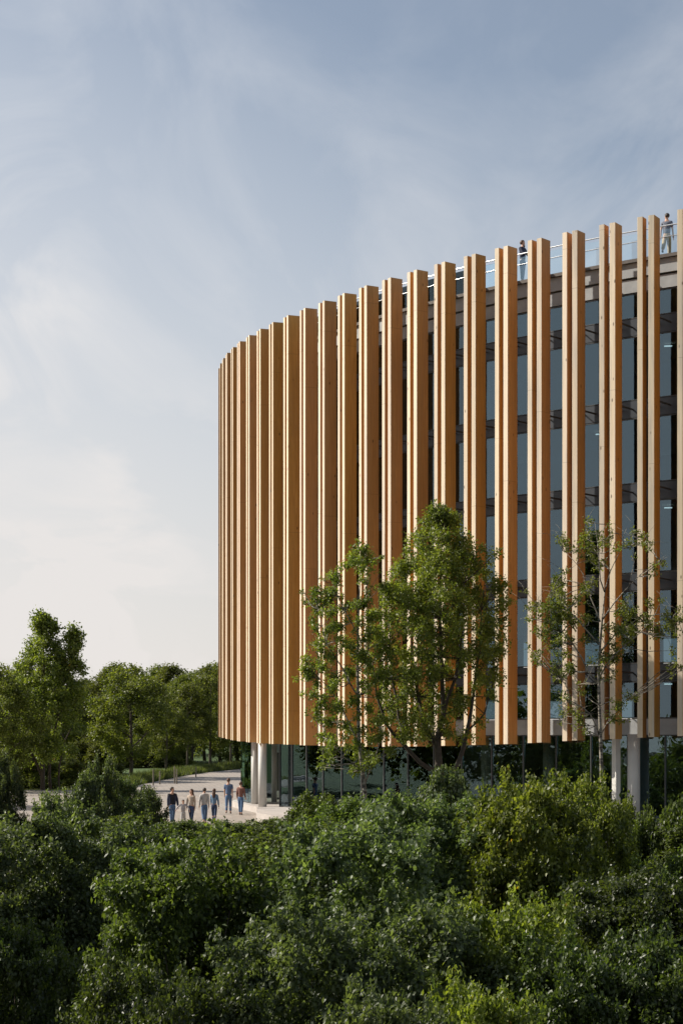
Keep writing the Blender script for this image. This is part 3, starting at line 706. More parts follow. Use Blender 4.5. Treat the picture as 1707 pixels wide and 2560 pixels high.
# ------------------------------------------------------------------ trees
def tree_mesh(name, seed, H, Wd, zc0, ll, ncl, shoots, lps, r0=0.22, nlimb=9, pointy=1.0, crad=(0.6, 1.0), lean=0.0, forks=None, taperpow=1.0, core=.25, up=.3, fill=0.35):
    """H total height, Wd crown width, zc0 height where the crown begins. base at origin"""
    rng = np.random.default_rng(seed); rnd = random.Random(seed)
    cen = []; rad = []
    Hc = H - zc0
    while len(cen) < ncl:
        u = rng.random(); z = zc0 + Hc * u
        prof = (math.sin(math.pi * min(1, (u * 0.86 + 0.14)) ** pointy)) ** 0.75
        prof = max(0.10, prof) 
        a = rng.random() * 6.283
        q = (fill + (1 - fill) * rng.random() ** 0.5)
        r = Wd / 2 * prof * q * (1 + 0.18 * math.sin(2 * a + seed + 4 * u) + .10 * math.sin(5 * a + 7 * u))
        rc = (crad[0] + (crad[1] - crad[0]) * rng.random()) * (0.55 + 0.45 * prof)
        cen.append((r * math.cos(a) + lean * u, r * math.sin(a), min(z, H - rc * .6))); rad.append(rc)
    m_ = MB()
    top = Vector((lean * 0.9, 0, zc0 + Hc * 0.86))
    tp = [Vector((0, 0, -0.15)), Vector((rnd.uniform(-.1, .1), 0, zc0 * .6)), Vector((lean * .2, rnd.uniform(-.1, .1), zc0 + Hc * .25)), Vector((lean * .5, 0, zc0 + Hc * .55)), top]
    tr = [r0, r0 * .82, r0 * .6, r0 * .34, r0 * .10]
    m_.tube(tp, tr, 8)
    trunk = m_.mesh(name + '_trunk', True)
    b_ = MB()
    def on_trunk(z):
        for k in range(len(tp) - 1):
            if z <= tp[k + 1].z:
                t = (z - tp[k].z) / (tp[k + 1].z - tp[k].z); return tp[k].lerp(tp[k + 1], t), tr[k] + (tr[k + 1] - tr[k]) * t
        return top, tr[-1]
    order = list(range(ncl)); rnd.shuffle(order)
    limbs = []
    for k in order[:nlimb]:
        c_ = Vector(cen[k]); hd = math.hypot(c_.x, c_.y)
        zs = max(zc0 * .55, min(c_.z - hd * .9, zc0 + Hc * .7)); s_, rs = on_trunk(zs)
        m1 = s_.lerp(c_, .4) + Vector((rnd.uniform(-.2, .2), rnd.uniform(-.2, .2), -.05 * hd)); m2 = s_.lerp(c_, .75) + Vector((0, 0, .04 * hd))
        b_.tube([s_, m1, m2, c_], [rs * .55, rs * .38, rs * .22, rs * .07], 6); limbs.append((m1, m2, c_, rs))
    for k in order[nlimb:]:
        c_ = Vector(cen[k]); best = min(limbs, key=lambda l: min((l[0] - c_).length, (l[1] - c_).length))
        s_ = best[0] if (best[0] - c_).length < (best[1] - c_).length else best[1]
        if (s_ - c_).length > Wd * .5: continue
        md_ = s_.lerp(c_, .5) + Vector((rnd.uniform(-.15, .15), rnd.uniform(-.15, .15), -.1))
        b_.tube([s_, md_, c_], [r0 * .12, r0 * .08, r0 * .03], 4)
    lm = leaves_mesh(name + '_leaves', cen, rad, shoots, lps, ll, rng, up=up, core=core)
    return lm, trunk, b_.mesh(name + '_branches', True)
def plant(name, TM, leafm, barkm, loc, rz, sc, label, group=None, cat='tree'):
    o = put(name, TM[0], TM[1], leafm, barkm, loc, rz, sc, label, cat, group, trunk='trunk', crown='crown')
    c_ = bpy.data.objects.new('branches', TM[2]); col.objects.link(c_); c_.parent = o
    if len(TM[2].materials) == 0: TM[2].materials.append(barkm)
    c_.material_slots[0].link = 'OBJECT'; c_.material_slots[0].material = barkm
    return o

TF = [tree_mesh('woodtree0', 5, 12.0, 7.6, 2.6, 0.20, 95, 15, 16, r0=.26, nlimb=12, pointy=0.85, crad=(.7, 1.15)),
      tree_mesh('woodtree1', 23, 10.5, 6.6, 2.2, 0.20, 85, 15, 16, r0=.20, nlimb=11, pointy=1.1, crad=(.65, 1.1)),
      tree_mesh('woodtree2', 41, 11.0, 5.6, 3.4, 0.20, 70, 15, 16, r0=.16, nlimb=10, pointy=1.0, crad=(.6, 1.0))]
def wt(x, ybase, ytop, D, k, width, label, group=None, mat='wood', name='broadleaf_tree'):
    X = (O(x) - 853.5) * D / F; g = tz(X, D); zt = CZ + (HY - O(ytop)) * D / F
    base = (12.0, 10.5, 11.0)[k], (7.6, 6.6, 5.6)[k]
    sz = (zt - g) / base[0]; sxy = width / base[1]
    rr = random.Random(int(x * 7 + D))
    return plant(name, TF[k], LM[mat], M_BARK, (X, D, g), rr.random() * 6.28, (sxy, sxy, sz), label, group)
wt(-5, 0, 1530, 126, 0, 6.0, 'broad tree cut by the left picture edge')
wt(300, 0, 1532, 166, 1, 7.2, 'olive-green tree on the lawn edge with a single straight trunk', mat='tree')
wt(382, 0, 1592, 183, 1, 5.2, 'smaller tree behind the lawn posts with a slightly curved trunk')
wt(430, 0, 1575, 188, 2, 4.6, 'slim tree with a thin pale trunk beside the verge')
wt(484, 0, 1530, 192, 1, 6.4, 'many-stemmed tree next to the left edge of the building')
wt(530, 0, 1560, 203, 2, 5.0, 'tree partly hidden behind the left edge of the fins')
G_W = 'trees of the wood behind the lawn'
wlab = {0: 'dark woodland tree behind the tallest left tree', 1: 'woodland tree behind the left lawn', 2: 'woodland tree with a high tuft right of the tallest tree', 3: 'woodland tree standing behind the olive-green tree'}
wood_list = [(-40, 1545, 215), (40, 1560, 222), (120, 1570, 214), (195, 1560, 226), (232, 1552, 218), (262, 1527, 232), (318, 1545, 224), (362, 1532, 236), (398, 1530, 228), (440, 1545, 222), (470, 1540, 238), (505, 1528, 226), (545, 1545, 232), (590, 1550, 226)]
wl = ['woodland tree beyond the left picture edge', 'woodland tree behind the tree cut by the left edge', 'dark woodland tree directly behind the tallest left tree', 'low woodland tree just right of the tallest left tree',
      'woodland tree in the dip of the treeline', 'woodland tree with a high tuft left of the olive-green tree', 'woodland tree right behind the olive-green tree', 'woodland tree whose top shows right of the olive-green tree',
      'woodland tree with a ragged top midway between lawn and building', 'woodland tree in the gap right of the ragged top', 'woodland tree left of the many-stemmed tree', 'highest woodland tree touching the building edge',
      'woodland tree behind the fins at the far left of the building', 'woodland tree seen through the ground floor glass']
for k, (x, yt, D) in enumerate(wood_list):
    wt(x, 0, yt, D, k % 3, 8.0, wl[k], G_W)
for k in range(15):                                # deeper rows close the wood
    x = -60 + k * 50; wt(x, 0, 1575 + (k * 37) % 30, 262 + (k * 17) % 22, (k + 1) % 3, 9.5, 'dim tree in the deep back row of the wood behind the lawn', 'trees in the depth of the wood')
# understorey: one dark mass of shrubs below the wood
def mass(name, seed, pts, hgt, ll, per, mat, label, cat, cr=0.9):
    rng = np.random.default_rng(seed); cen = []; rad = []
    for (x0, y0, x1, y1, n, dep) in pts:
        for _ in range(n):
            t = rng.random(); x = x0 + (x1 - x0) * t + rng.normal() * dep * .3; y = y0 + (y1 - y0) * t + rng.random() * dep
            h = hgt * (0.35 + 0.65 * rng.random()); cen.append((x, y, tz(x, y) + h - cr * .5)); rad.append(cr * (.6 + .5 * rng.random()))
    me_ = leaves_mesh(name, cen, rad, per, 14, ll, rng, up=.3)
    o = link(name, me_, mat); tag(o, label, cat, None, 'stuff'); return o
mass('undergrowth', 3, [(-48, 214, 0, 222, 120, 12), (-50, 244, 10, 248, 90, 10)], 3.6, 0.24, 15, LM['wood'], 'dark undergrowth filling the space below the wood', 'undergrowth', 1.4)
mass('shrubbery', 13, [(-31, 6, -33, 64, 430, -5), (-35, 64, -35, 112, 400, -5)], 8.0, 0.30, 11, LM['wood'], 'dark shrubbery outside the left picture edge along the plaza', 'shrubbery', 1.5)
# clipped shrubs on the lawn
def lawn_bush(x, D, h, dia, label, mat='wood'):
    X = (O(x) - 853.5) * D / F; rr = random.Random(int(x))
    put('shrub', BF[rr.randrange(3)][0], BF[0][1], LM[mat], M_BARK, (X, D, tz(X, D)), rr.random() * 6, (dia / 2.7, dia / 2.7, h / 2.4), label, 'shrub', 'shrubs round the lawn')
lawn_bush(60, 136, 2.6, 5.0, 'dark shrub left of the stems of the tallest tree')
lawn_bush(150, 142, 2.0, 4.0, 'low rounded shrub right of the stems of the tallest tree')
lawn_bush(205, 176, 3.0, 6.0, 'long clipped shrub at the back of the left lawn')
lawn_bush(255, 196, 3.0, 6.5, 'shrub at the back of the lawn left of the straight trunk')
lawn_bush(345, 196, 3.2, 6.5, 'dark block-like shrub behind the verge posts')
lawn_bush(372, 200, 2.6, 6.0, 'dark shrub behind the slightly curved trunk')
# grass verge along the plaza edge
def grass_strip(name, seed, path, width, hgt, n, mat, label):
    rng = np.random.default_rng(seed); P = np.array(path, float)
    t = rng.random(n) * (len(P) - 1); k = np.minimum(t.astype(int), len(P) - 2); f = (t - k)[:, None]
    base = P[k] * (1 - f) + P[k + 1] * f
    d = P[k + 1] - P[k]; nn = np.stack([d[:, 1], -d[:, 0]], 1); nn /= np.linalg.norm(nn, axis=1)[:, None]
    base = base - nn * (rng.random(n) * width)[:, None]
    z = np.array([tz(x, y) for x, y in base]); h = hgt * (.5 + .7 * rng.random(n)) * (.75 + .25 * np.sin(base[:, 1] * .9))
    a = rng.random(n) * 6.283; wv = .035 + .03 * rng.random(n)
    ax_ = np.stack([np.cos(a), np.sin(a)], 1)
    b0 = np.column_stack([base - ax_ * wv[:, None], z]); b1 = np.column_stack([base + ax_ * wv[:, None], z])
    tp_ = np.column_stack([base + rng.normal(size=(n, 2)) * .18, z + h])
    V_ = np.stack([b0, b1, tp_], 1).reshape(-1, 3)
    me_ = bpy.data.meshes.new(name); me_.from_pydata(V_.tolist(), [], (np.arange(3 * n).reshape(-1, 3)).tolist()); me_.update()
    av = me_.attributes.new('var', 'FLOAT', 'POINT'); av.data.foreach_set('value', np.repeat(rng.random(n) * .9, 3).astype(np.float32))
    o = link(name, me_, mat); tag(o, label, 'grass', None, 'stuff')
M_TALLG = leaf_mat('tall_grass', (0.04, 0.062, 0.016), (0.125, 0.135, 0.05), rough=.7)
grass_strip('tall_grass', 9, [(edge_x(y) - .1, y) for y in (134, 140, 150, 160, 171, 180, 189, 197, 204, 210)], 2.6, 0.85, 26000, M_TALLG, 'tall grass verge along the far edge of the paved plaza')
grass_strip('short_grass', 19, [(-60, 128.3), (-24, 131.3), (-17, 133.5)], 6.0, 0.16, 9000, M_TALLG, 'sunlit grass edge beyond the pale path at the left')
M_POST = plain('weathered_post', (0.17, 0.145, 0.11), .9, .2)
def post(x, D, h, label, r=.06):
    X = (O(x) - 853.5) * D / F
    m_ = MB(); m_.tube([(0, 0, -.05), (0, 0, h * .93), (0, 0, h)], [r, r * .95, r * .55], 8); o = m_.build('wooden_post', M_POST, None)
    o.location = (X, D, tz(X, D)); tag(o, label, 'post', 'wooden posts in the grass verge')
post(352, 146, 1.35, 'dark wooden post leaning at the left end of the verge')
post(367, 150, 1.15, 'short weathered post second from the left in the verge')
post(401, 152, 1.5, 'left post of the close pair in the verge')
post(406, 151, 1.3, 'pale right post of the close pair in the verge')
post(450, 168, 1.0, 'post almost hidden in tall grass right of the pair')

# three specimen trees before the facade -------------------------------
gz = lambda X, D: tz(X, D)
D1 = 71.0; X1 = (O(1008) - 853.5) * D1 / F; g1 = gz(X1, D1)
def at(x, y, D): return px2w(O(x), O(y), D)
def spec_tree(name, D, clumps, limbs, ll, shoots, lps, leafm, barkm, label, seed, up=.3, droop=0.0, core=.3, twigs=0, spread=0):
    """clumps: (x,y,r_px,depth offset); limbs: list of pixel paths with radii, first is the trunk"""
    rng = np.random.default_rng(seed); rnd = random.Random(seed)
    b0 = at(limbs[0][0][0], limbs[0][0][1], D); g = tz(b0.x, D); base = Vector((b0.x, D, g))
    o = empty(name, base, 0, label, 'tree')
    s = F / D / 1.08865
    W = lambda x, y, dd: at(x, y, D + dd) - base
    m_ = MB(); pth, rad_ = limbs[0][:-1], limbs[0][-1]
    P = [W(x, y, dd) for x, y, dd in pth]; P = [Vector((P[0].x, 0, -.15))] + P[0:]
    m_.tube(P, [rad_[0]] + list(rad_), 9); m_.build('trunk', barkm, o, True)
    b_ = MB(); segs = [(q, r) for q, r in zip(P[1:], rad_)]
    for lb in limbs[1:]:
        pth, rad_ = lb[:-1], lb[-1]; Q = [W(x, y, dd) for x, y, dd in pth]
        # subdivide with wobble
        QQ = []; RR = []
        for k in range(len(Q) - 1):
            for t in (0, .5):
                q = Q[k].lerp(Q[k + 1], t)
                if t: q = q + Vector((rnd.uniform(-.06, .06), rnd.uniform(-.06, .06), rnd.uniform(-.05, .05)))
                QQ.append(q); RR.append(rad_[k] + (rad_[k + 1] - rad_[k]) * t)
        QQ.append(Q[-1]); RR.append(rad_[-1])
        b_.tube(QQ, RR, 6); segs += list(zip(QQ, RR))
    if spread:
        ex = []
        for x, y, r, dd in clumps:
            for _ in range(spread): ex.append((x + rnd.gauss(0, r * 1.25), y + rnd.gauss(0, r * 1.25), r * rnd.uniform(.35, .8), dd + rnd.gauss(0, .3)))
        clumps = [(x, y, r * .8, dd) for x, y, r, dd in clumps] + ex
    cen = [W(x, y, dd) for x, y, r, dd in clumps]; rad = [r / s for x, y, r, dd in clumps]
    for c_ in cen:
        q, r = min(segs, key=lambda s_: (s_[0] - c_).length + max(0, s_[0].z - c_.z) * 1.5)
        md_ = q.lerp(c_, .5) + Vector((rnd.uniform(-.1, .1), rnd.uniform(-.1, .1), rnd.uniform(-.12, .05)))
        b_.tube([q, md_, c_], [min(r * .6, .035), .018, .007], 4)
        for _ in range(twigs):
            e = c_ + Vector((rnd.gauss(0, .4), rnd.gauss(0, .4), rnd.uniform(-.1, .7))); b_.tube([c_, c_.lerp(e, .5) + Vector((.03, 0, .05)), e], [.008, .006, .003], 3)
    b_.build('branches', barkm, o, True)
    me_ = leaves_mesh(name + '_leaves', cen, rad, shoots, lps, ll, rng, up=up, droop=droop, core=core)
    link('crown', me_, leafm, o)
    return o
rr = random.Random(4)
# central tree crown outline (overview px): rows y -> (xl, xr)
rows_c = [(1185, 985, 1045), (1215, 960, 1065), (1250, 925, 1085), (1290, 905, 1120), (1330, 890, 1150), (1370, 870, 1165), (1410, 862, 1168), (1450, 850, 1160), (1500, 845, 1158), (1550, 840, 1150), (1600, 850, 1140), (1640, 860, 1120), (1680, 885, 1085)]
cl1 = []
for (y, a, b) in rows_c:
    n_ = max(4, int((b - a) / 22))
    if y > 1590: n_ = max(3, int((b - a) / 34))
    for _ in range(n_ * 3):
        t = rr.random(); x = a + 9 + (b - a - 18) * t; hw = (b - a) / 2
        dep = math.sqrt(max(0, 1 - (2 * t - 1) ** 2)) * hw / 60 * rr.uniform(-1, 1)
        if 1440 < y and abs(x - 1085) < 22 and rr.random() < .6: continue
        cl1.append((x, y + rr.uniform(-20, 20), rr.uniform(12, 25), dep))
for (x, y) in [(1112, 1262), (1126, 1282), (1140, 1268), (1158, 1345), (1165, 1375), (1160, 1420), (1010, 1172), (1022, 1180), (998, 1180), (1150, 1500), (1155, 1470)]:
    cl1.append((x, y, 15, rr.uniform(-.5, .5)))
limbs1 = [
 [(1012, 1800, 0), (1008, 1765, 0), (1004, 1700, 0), (1018, 1640, 0), (1014, 1540, 0), (1010, 1420, .2), (1012, 1300, 0), (1016, 1220, 0), (.16, .15, .13, .10, .08, .06, .04, .02)],
 [(1008, 1775, 0), (965, 1752, -.2), (925, 1708, -.4), (885, 1660, -.6), (865, 1600, -.7), (855, 1520, -.8), (.10, .09, .075, .055, .04, .02)],
 [(925, 1708, -.4), (915, 1650, 0), (900, 1560, .3), (895, 1450, .4), (.08, .06, .04, .02)],
 [(1003, 1712, 0), (975, 1670, .5), (960, 1600, .8), (945, 1500, .9), (940, 1400, .8), (.11, .09, .07, .05, .02)],
 [(1030, 1785, 0), (1055, 1745, .1), (1072, 1680, .2), (1086, 1600, 0), (1100, 1500, -.2), (1105, 1400, -.3), (.10, .095, .08, .06, .045, .02)],
 [(1072, 1680, .2), (1112, 1640, .5), (1135, 1560, .6), (1150, 1480, .6), (.05, .04, .03, .015)],
 [(1018, 1640, 0), (1045, 1560, -.5), (1060, 1460, -.8), (1065, 1340, -.8), (.08, .06, .045, .02)],
]
spec_tree('broadleaf_tree', D1, cl1, limbs1, 0.102, 13, 13, LM['tree'], M_BARK, 'dense dark green forked tree in front of the middle of the timber facade', 31)
def outline(rows, step, rr_, rlo, rhi, dens=2, dscale=60):
    o_ = []
    for (y, a, b) in rows:
        n_ = max(3, int((b - a) / step))
        for _ in range(n_ * dens):
            t = rr_.random(); x = a + (b - a) * t; hw = (b - a) / 2
            dep = math.sqrt(max(0.02, 1 - (2 * t - 1) ** 2)) * hw / dscale * rr_.uniform(-1, 1)
            o_.append((x, y + rr_.uniform(-16, 16), rr_.uniform(rlo, rhi), dep))
    return o_
rows_b = [(1427, 88, 108), (1445, 78, 124), (1470, 62, 138), (1495, 48, 148), (1520, 46, 150), (1545, 36, 158), (1570, 34, 150), (1600, 14, 188), (1630, 2, 192), (1660, -20, 196), (1690, -36, 190), (1720, -40, 180), (1745, -20, 150)]
cl0 = outline(rows_b, 24, rr, 9, 18, 2, 31) + outline([(1458, 162, 180), (1480, 156, 180), (1505, 150, 184), (1530, 146, 190), (1555, 140, 192), (1580, 136, 196), (1605, 150, 200)], 26, rr, 8, 13, 2, 31)
limbs0 = [
 [(98, 1815, 0), (98, 1770, 0), (97, 1700, 0), (99, 1640, 0), (101, 1560, 0), (100, 1460, 0), (.18, .17, .14, .11, .08, .03)],
 [(98, 1790, 0), (80, 1745, 0), (50, 1690, 0), (20, 1650, .5), (-10, 1620, .5), (.12, .10, .08, .05, .03)],
 [(116, 1812, .5), (114, 1750, .5), (125, 1680, 0), (150, 1590, 0), (168, 1490, 0), (.13, .11, .09, .06, .03)],
 [(98, 1740, 0), (70, 1680, -.5), (55, 1610, -.6), (.1, .08, .03)],
 [(136, 1812, 1), (136, 1760, 1), (150, 1700, .6), (180, 1640, .4), (.08, .07, .05, .03)]]
spec_tree('broadleaf_tree', 131, cl0, limbs0, 0.19, 16, 13, LM['tree'], M_BARK, 'tallest pointed tree at the left with several dark stems by the path', 77)
# slender pale-barked tree left of it
cl2 = []
for (x, y, r) in [(828, 1268, 14), (815, 1285, 16), (845, 1290, 16), (832, 1310, 15), (862, 1288, 9), (795, 1300, 10), (836, 1335, 14), (757, 1322, 8), (775, 1332, 10), (728, 1358, 13), (750, 1375, 14), (722, 1385, 12), (770, 1360, 10), (735, 1405, 15), (760, 1410, 14), (785, 1400, 10),
                  (800, 1390, 12), (842, 1380, 14), (825, 1430, 15), (845, 1460, 18), (860, 1420, 14), (722, 1440, 12), (755, 1450, 14), (780, 1440, 12), (730, 1480, 13), (800, 1480, 16), (830, 1510, 18), (762, 1500, 13), (700, 1518, 9), (722, 1525, 13), (745, 1535, 14), (705, 1555, 9), (730, 1570, 13), (770, 1560, 14), (800, 1550, 15), (835, 1570, 18),
                  (715, 1600, 9), (745, 1610, 13), (775, 1615, 15), (810, 1610, 15), (845, 1625, 18), (728, 1650, 12), (755, 1660, 14), (790, 1665, 14), (825, 1680, 16), (735, 1690, 13), (765, 1705, 13), (800, 1720, 13), (850, 1700, 15), (750, 1730, 10), (740, 1755, 7), (845, 1755, 14), (812, 1765, 11), (870, 1650, 15), (880, 1690, 16), (865, 1560, 14), (870, 1500, 14)]:
    cl2.append((x, y, r * 1.05, rr.uniform(-.8, .8)))
limbs2 = [
 [(838, 1830, 0), (832, 1770, 0), (824, 1700, 0), (822, 1600, 0), (820, 1500, 0), (824, 1400, 0), (828, 1290, 0), (.085, .08, .07, .06, .045, .03, .012)],
 [(826, 1720, 0), (800, 1660, .2), (770, 1600, .4), (735, 1560, .5), (.035, .03, .02, .01)],
 [(822, 1600, 0), (790, 1540, -.2), (750, 1480, -.3), (730, 1400, -.4), (.035, .028, .02, .01)],
 [(821, 1540, 0), (845, 1490, .3), (855, 1430, .4), (.03, .02, .01)],
 [(830, 1770, 0), (790, 1740, -.3), (755, 1700, -.4), (.03, .02, .01)],
 [(838, 1800, 0), (862, 1740, .2), (875, 1680, .3), (.04, .03, .012)],
 [(823, 1460, 0), (790, 1400, .1), (765, 1340, .2), (.025, .018, .007)]]
spec_tree('slender_tree', 69.5, cl2, limbs2, 0.090, 10, 11, LM['tree'], M_BIRCH, 'slender loose-leaved tree with thin pale trunk left of the dense tree', 37, droop=.25, spread=3)
# sparse tree on the right
cl3 = []
for (x, y, r) in [(1225, 1395, 13), (1215, 1420, 10), (1232, 1450, 15), (1255, 1400, 18), (1262, 1430, 18), (1282, 1330, 13), (1272, 1350, 14), (1290, 1370, 16), (1275, 1390, 16), (1300, 1400, 18), (1315, 1430, 18), (1240, 1500, 12), (1232, 1520, 11), (1285, 1470, 16), (1300, 1500, 16), (1270, 1540, 13), (1310, 1540, 14), (1290, 1560, 9), (1325, 1380, 14), (1340, 1350, 12), (1355, 1340, 11),
                  (1295, 1250, 10), (1290, 1235, 7), (1345, 1235, 16), (1352, 1200, 10), (1330, 1260, 12), (1358, 1270, 12), (1372, 1300, 10), (1385, 1240, 12), (1400, 1225, 9), (1420, 1255, 9), (1446, 1245, 8), (1478, 1230, 10), (1490, 1262, 8), (1500, 1300, 9), (1518, 1292, 8),
                  (1430, 1390, 13), (1440, 1420, 15), (1425, 1410, 12), (1470, 1425, 15), (1490, 1430, 14), (1510, 1445, 18), (1530, 1420, 16), (1550, 1440, 14), (1562, 1425, 12), (1420, 1450, 14), (1405, 1480, 16), (1385, 1510, 14), (1410, 1510, 13), (1440, 1470, 14), (1455, 1450, 13), (1340, 1470, 12), (1345, 1420, 12), (1550, 1525, 10), (1560, 1535, 8),
                  (1330, 1650, 12), (1325, 1635, 8), (1345, 1675, 8), (1425, 1620, 15), (1440, 1600, 11), (1408, 1650, 9), (1290, 1640, 8), (1300, 1600, 8), (1395, 1560, 10), (1330, 1590, 8)]:
    cl3.append((x, y, r, rr.uniform(-.7, .7)))
limbs3 = [
 [(1384, 1860, 0), (1381, 1780, 0), (1379, 1700, 0), (1376, 1620, 0), (1374, 1550, 0), (1378, 1480, 0), (1383, 1420, 0), (1388, 1360, 0), (.07, .066, .062, .055, .047, .04, .03, .02)],
 [(1388, 1360, 0), (1376, 1300, 0), (1372, 1245, 0), (1366, 1200, 0), (.025, .02, .013, .007)],
 [(1388, 1362, 0), (1402, 1310, .1), (1430, 1250, .3), (1440, 1210, .3), (.022, .016, .01, .005)],
 [(1382, 1425, 0), (1410, 1385, -.2), (1445, 1345, -.3), (1456, 1290, -.3), (1452, 1230, -.2), (.028, .022, .016, .01, .005)],
 [(1445, 1345, -.3), (1480, 1310, 0), (1520, 1290, .2), (.014, .01, .005)],
 [(1378, 1428, 0), (1355, 1370, .3), (1340, 1320, .4), (1300, 1270, .5), (.026, .02, .014, .007)],
 [(1376, 1500, 0), (1410, 1460, .3), (1465, 1420, .5), (1520, 1410, .5), (1560, 1430, .5), (.035, .028, .02, .014, .006)],
 [(1374, 1560, 0), (1405, 1510, -.3), (1450, 1470, -.5), (1490, 1430, -.5), (.03, .022, .016, .008)],
 [(1372, 1570, 0), (1335, 1510, .2), (1290, 1450, .4), (1260, 1400, .4), (.035, .028, .02, .01)],
 [(1376, 1690, 0), (1355, 1640, -.2), (1310, 1610, -.4), (1290, 1560, -.4), (.03, .022, .016, .008)],
 [(1379, 1690, 0), (1400, 1650, 0), (1435, 1610, .1), (.022, .015, .008)],
 [(1374, 1480, 0), (1340, 1440, -.4), (1300, 1400, -.6), (1270, 1350, -.6), (.03, .022, .016, .008)]]
spec_tree('slim_tree', 64.0, cl3, limbs3, 0.085, 6, 8, LM['tree'], M_BIRCH, 'sparse slim tree with bare upper twigs before the right part of the facade', 43, twigs=1, spread=3)
# trees to the left of the view: they throw the shade bands over the plaza; the nearest are added to shade the bushes
OUTL = [(-27, 99, 0, 8, 1.0, 'broad tree outside the left edge level with the walking family'), (-31, 147, 0, 9, 1.0, 'tree outside the left edge beyond the tallest tree'), (-27, 158, 1, 9, 1.05, 'tree outside the left edge behind the tallest tree'),
 (-40, 112, 1, 8, .95, 'tree on the lawn outside the left edge beside the path'), (-52, 100, 0, 9, .9, 'far tree on the lawn outside the left edge'), (-60, 124, 2, 9, .9, 'farthest tree on the lawn outside the left edge'), (-45, 78, 1, 9, .95, 'tree outside the left edge level with the plaza front'),
 (-44, 55, 0, 9, .9, 'tree outside the left edge level with the bushes'), (-55, 30, 0, 10, 1.0, 'farthest tree left of the bush bank'), (-9.8, 26, 1, 5.5, 1.35, 'unseen tree added outside the lower left corner to shade the nearest bushes'), (-12.5, 35, 2, 5.0, 1.35, 'unseen slim tree added outside the left edge to shade the lower bushes'), (-16.5, 44, 1, 5.5, 1.2, 'unseen tree added outside the left edge to shade the middle bushes')]
for k, (x, y, kk, w_, h_, lab) in enumerate(OUTL):
    plant('broadleaf_tree', TF[kk], LM['wood'], M_BARK, (x, y, tz(x, y)), k * 1.3, (w_ / 7.6, w_ / 7.6, h_), lab, 'trees left of the view')

# ------------------------------------------------------------------ people
def pm(name, c, rough=.85, var=.15, scale=30): return plain(name, c, rough, var, scale)
SKIN = pm('skin', (0.50, 0.29, 0.20), .55, .06); HAIRD = pm('hair_dark', (0.035, 0.022, 0.015), .6); HAIRB = pm('hair_brown', (0.075, 0.035, 0.020), .6)
DENIM = pm('denim_mid', (0.075, 0.135, 0.24)); DENIMD = pm('denim_dark', (0.030, 0.050, 0.105)); NAVY = pm('navy_cloth', (0.020, 0.026, 0.055)); BLACK = pm('black_cloth', (0.012, 0.013, 0.020))
SHIRTB = pm('blue_shirt', (0.085, 0.135, 0.235)); BROWN = pm('rust_sweater', (0.17, 0.075, 0.055)); BEIGE = pm('beige_knit', (0.42, 0.34, 0.27)); GREYH = pm('grey_hoodie', (0.42, 0.40, 0.38)); JDEN = pm('denim_jacket', (0.13, 0.21, 0.31))
POLO = pm('grey_polo', (0.16, 0.17, 0.21)); KHAKI = pm('khaki_trousers', (0.42, 0.32, 0.19)); SHOE = pm('brown_shoe', (0.08, 0.04, 0.025)); SHOED = pm('dark_shoe', (0.02, 0.018, 0.018)); EYE = pm('eye_dark', (0.02, 0.015, 0.01)); LIP = pm('lip', (0.33, 0.12, 0.10))
def stripes():
    m, t, b = newmat('striped_jersey'); tcn = nd(t, 'ShaderNodeTexCoord'); wv = nd(t, 'ShaderNodeTexWave', wave_type='BANDS', bands_direction='Z', Scale=7.0); t.links.new(tcn.outputs['Object'], wv.inputs[0])
    t.links.new(mixc(t, ramp(t, wv.outputs[1], .55, .7), (.50, .47, .46), (.17, .15, .17)), b.inputs['Base Color']); b.inputs['Roughness'].default_value = .9; return m
STRIPE = stripes()
def skin_obj(name, chains, mat, parent, lvl=1):
    """chains: list of [ [(co, rx, ry), ...], parent_key ]; verts merged by key"""
    bm = bmesh.new(); sl = bm.verts.layers.skin.verify(); roots = set()
    key = {}
    for ch in chains:
        prev = None; first = True
        for item in ch:
            k, co, rx, ry = item
            if k in key: v = key[k]
            else:
                v = bm.verts.new(co); v[sl].radius = (rx, ry); key[k] = v
                if first: v[sl].use_root = True
            if prev is not None and not bm.edges.get((prev, v)): bm.edges.new((prev, v))
            prev = v; first = False
    me_ = bpy.data.meshes.new(name); bm.to_mesh(me_); bm.free()
    o = link(name, me_, mat, parent)
    s = o.modifiers.new('skin', 'SKIN'); s.use_smooth_shade = True; s.use_x_symmetry = False
    u = o.modifiers.new('sub', 'SUBSURF'); u.levels = lvl; u.render_levels = lvl
    return o
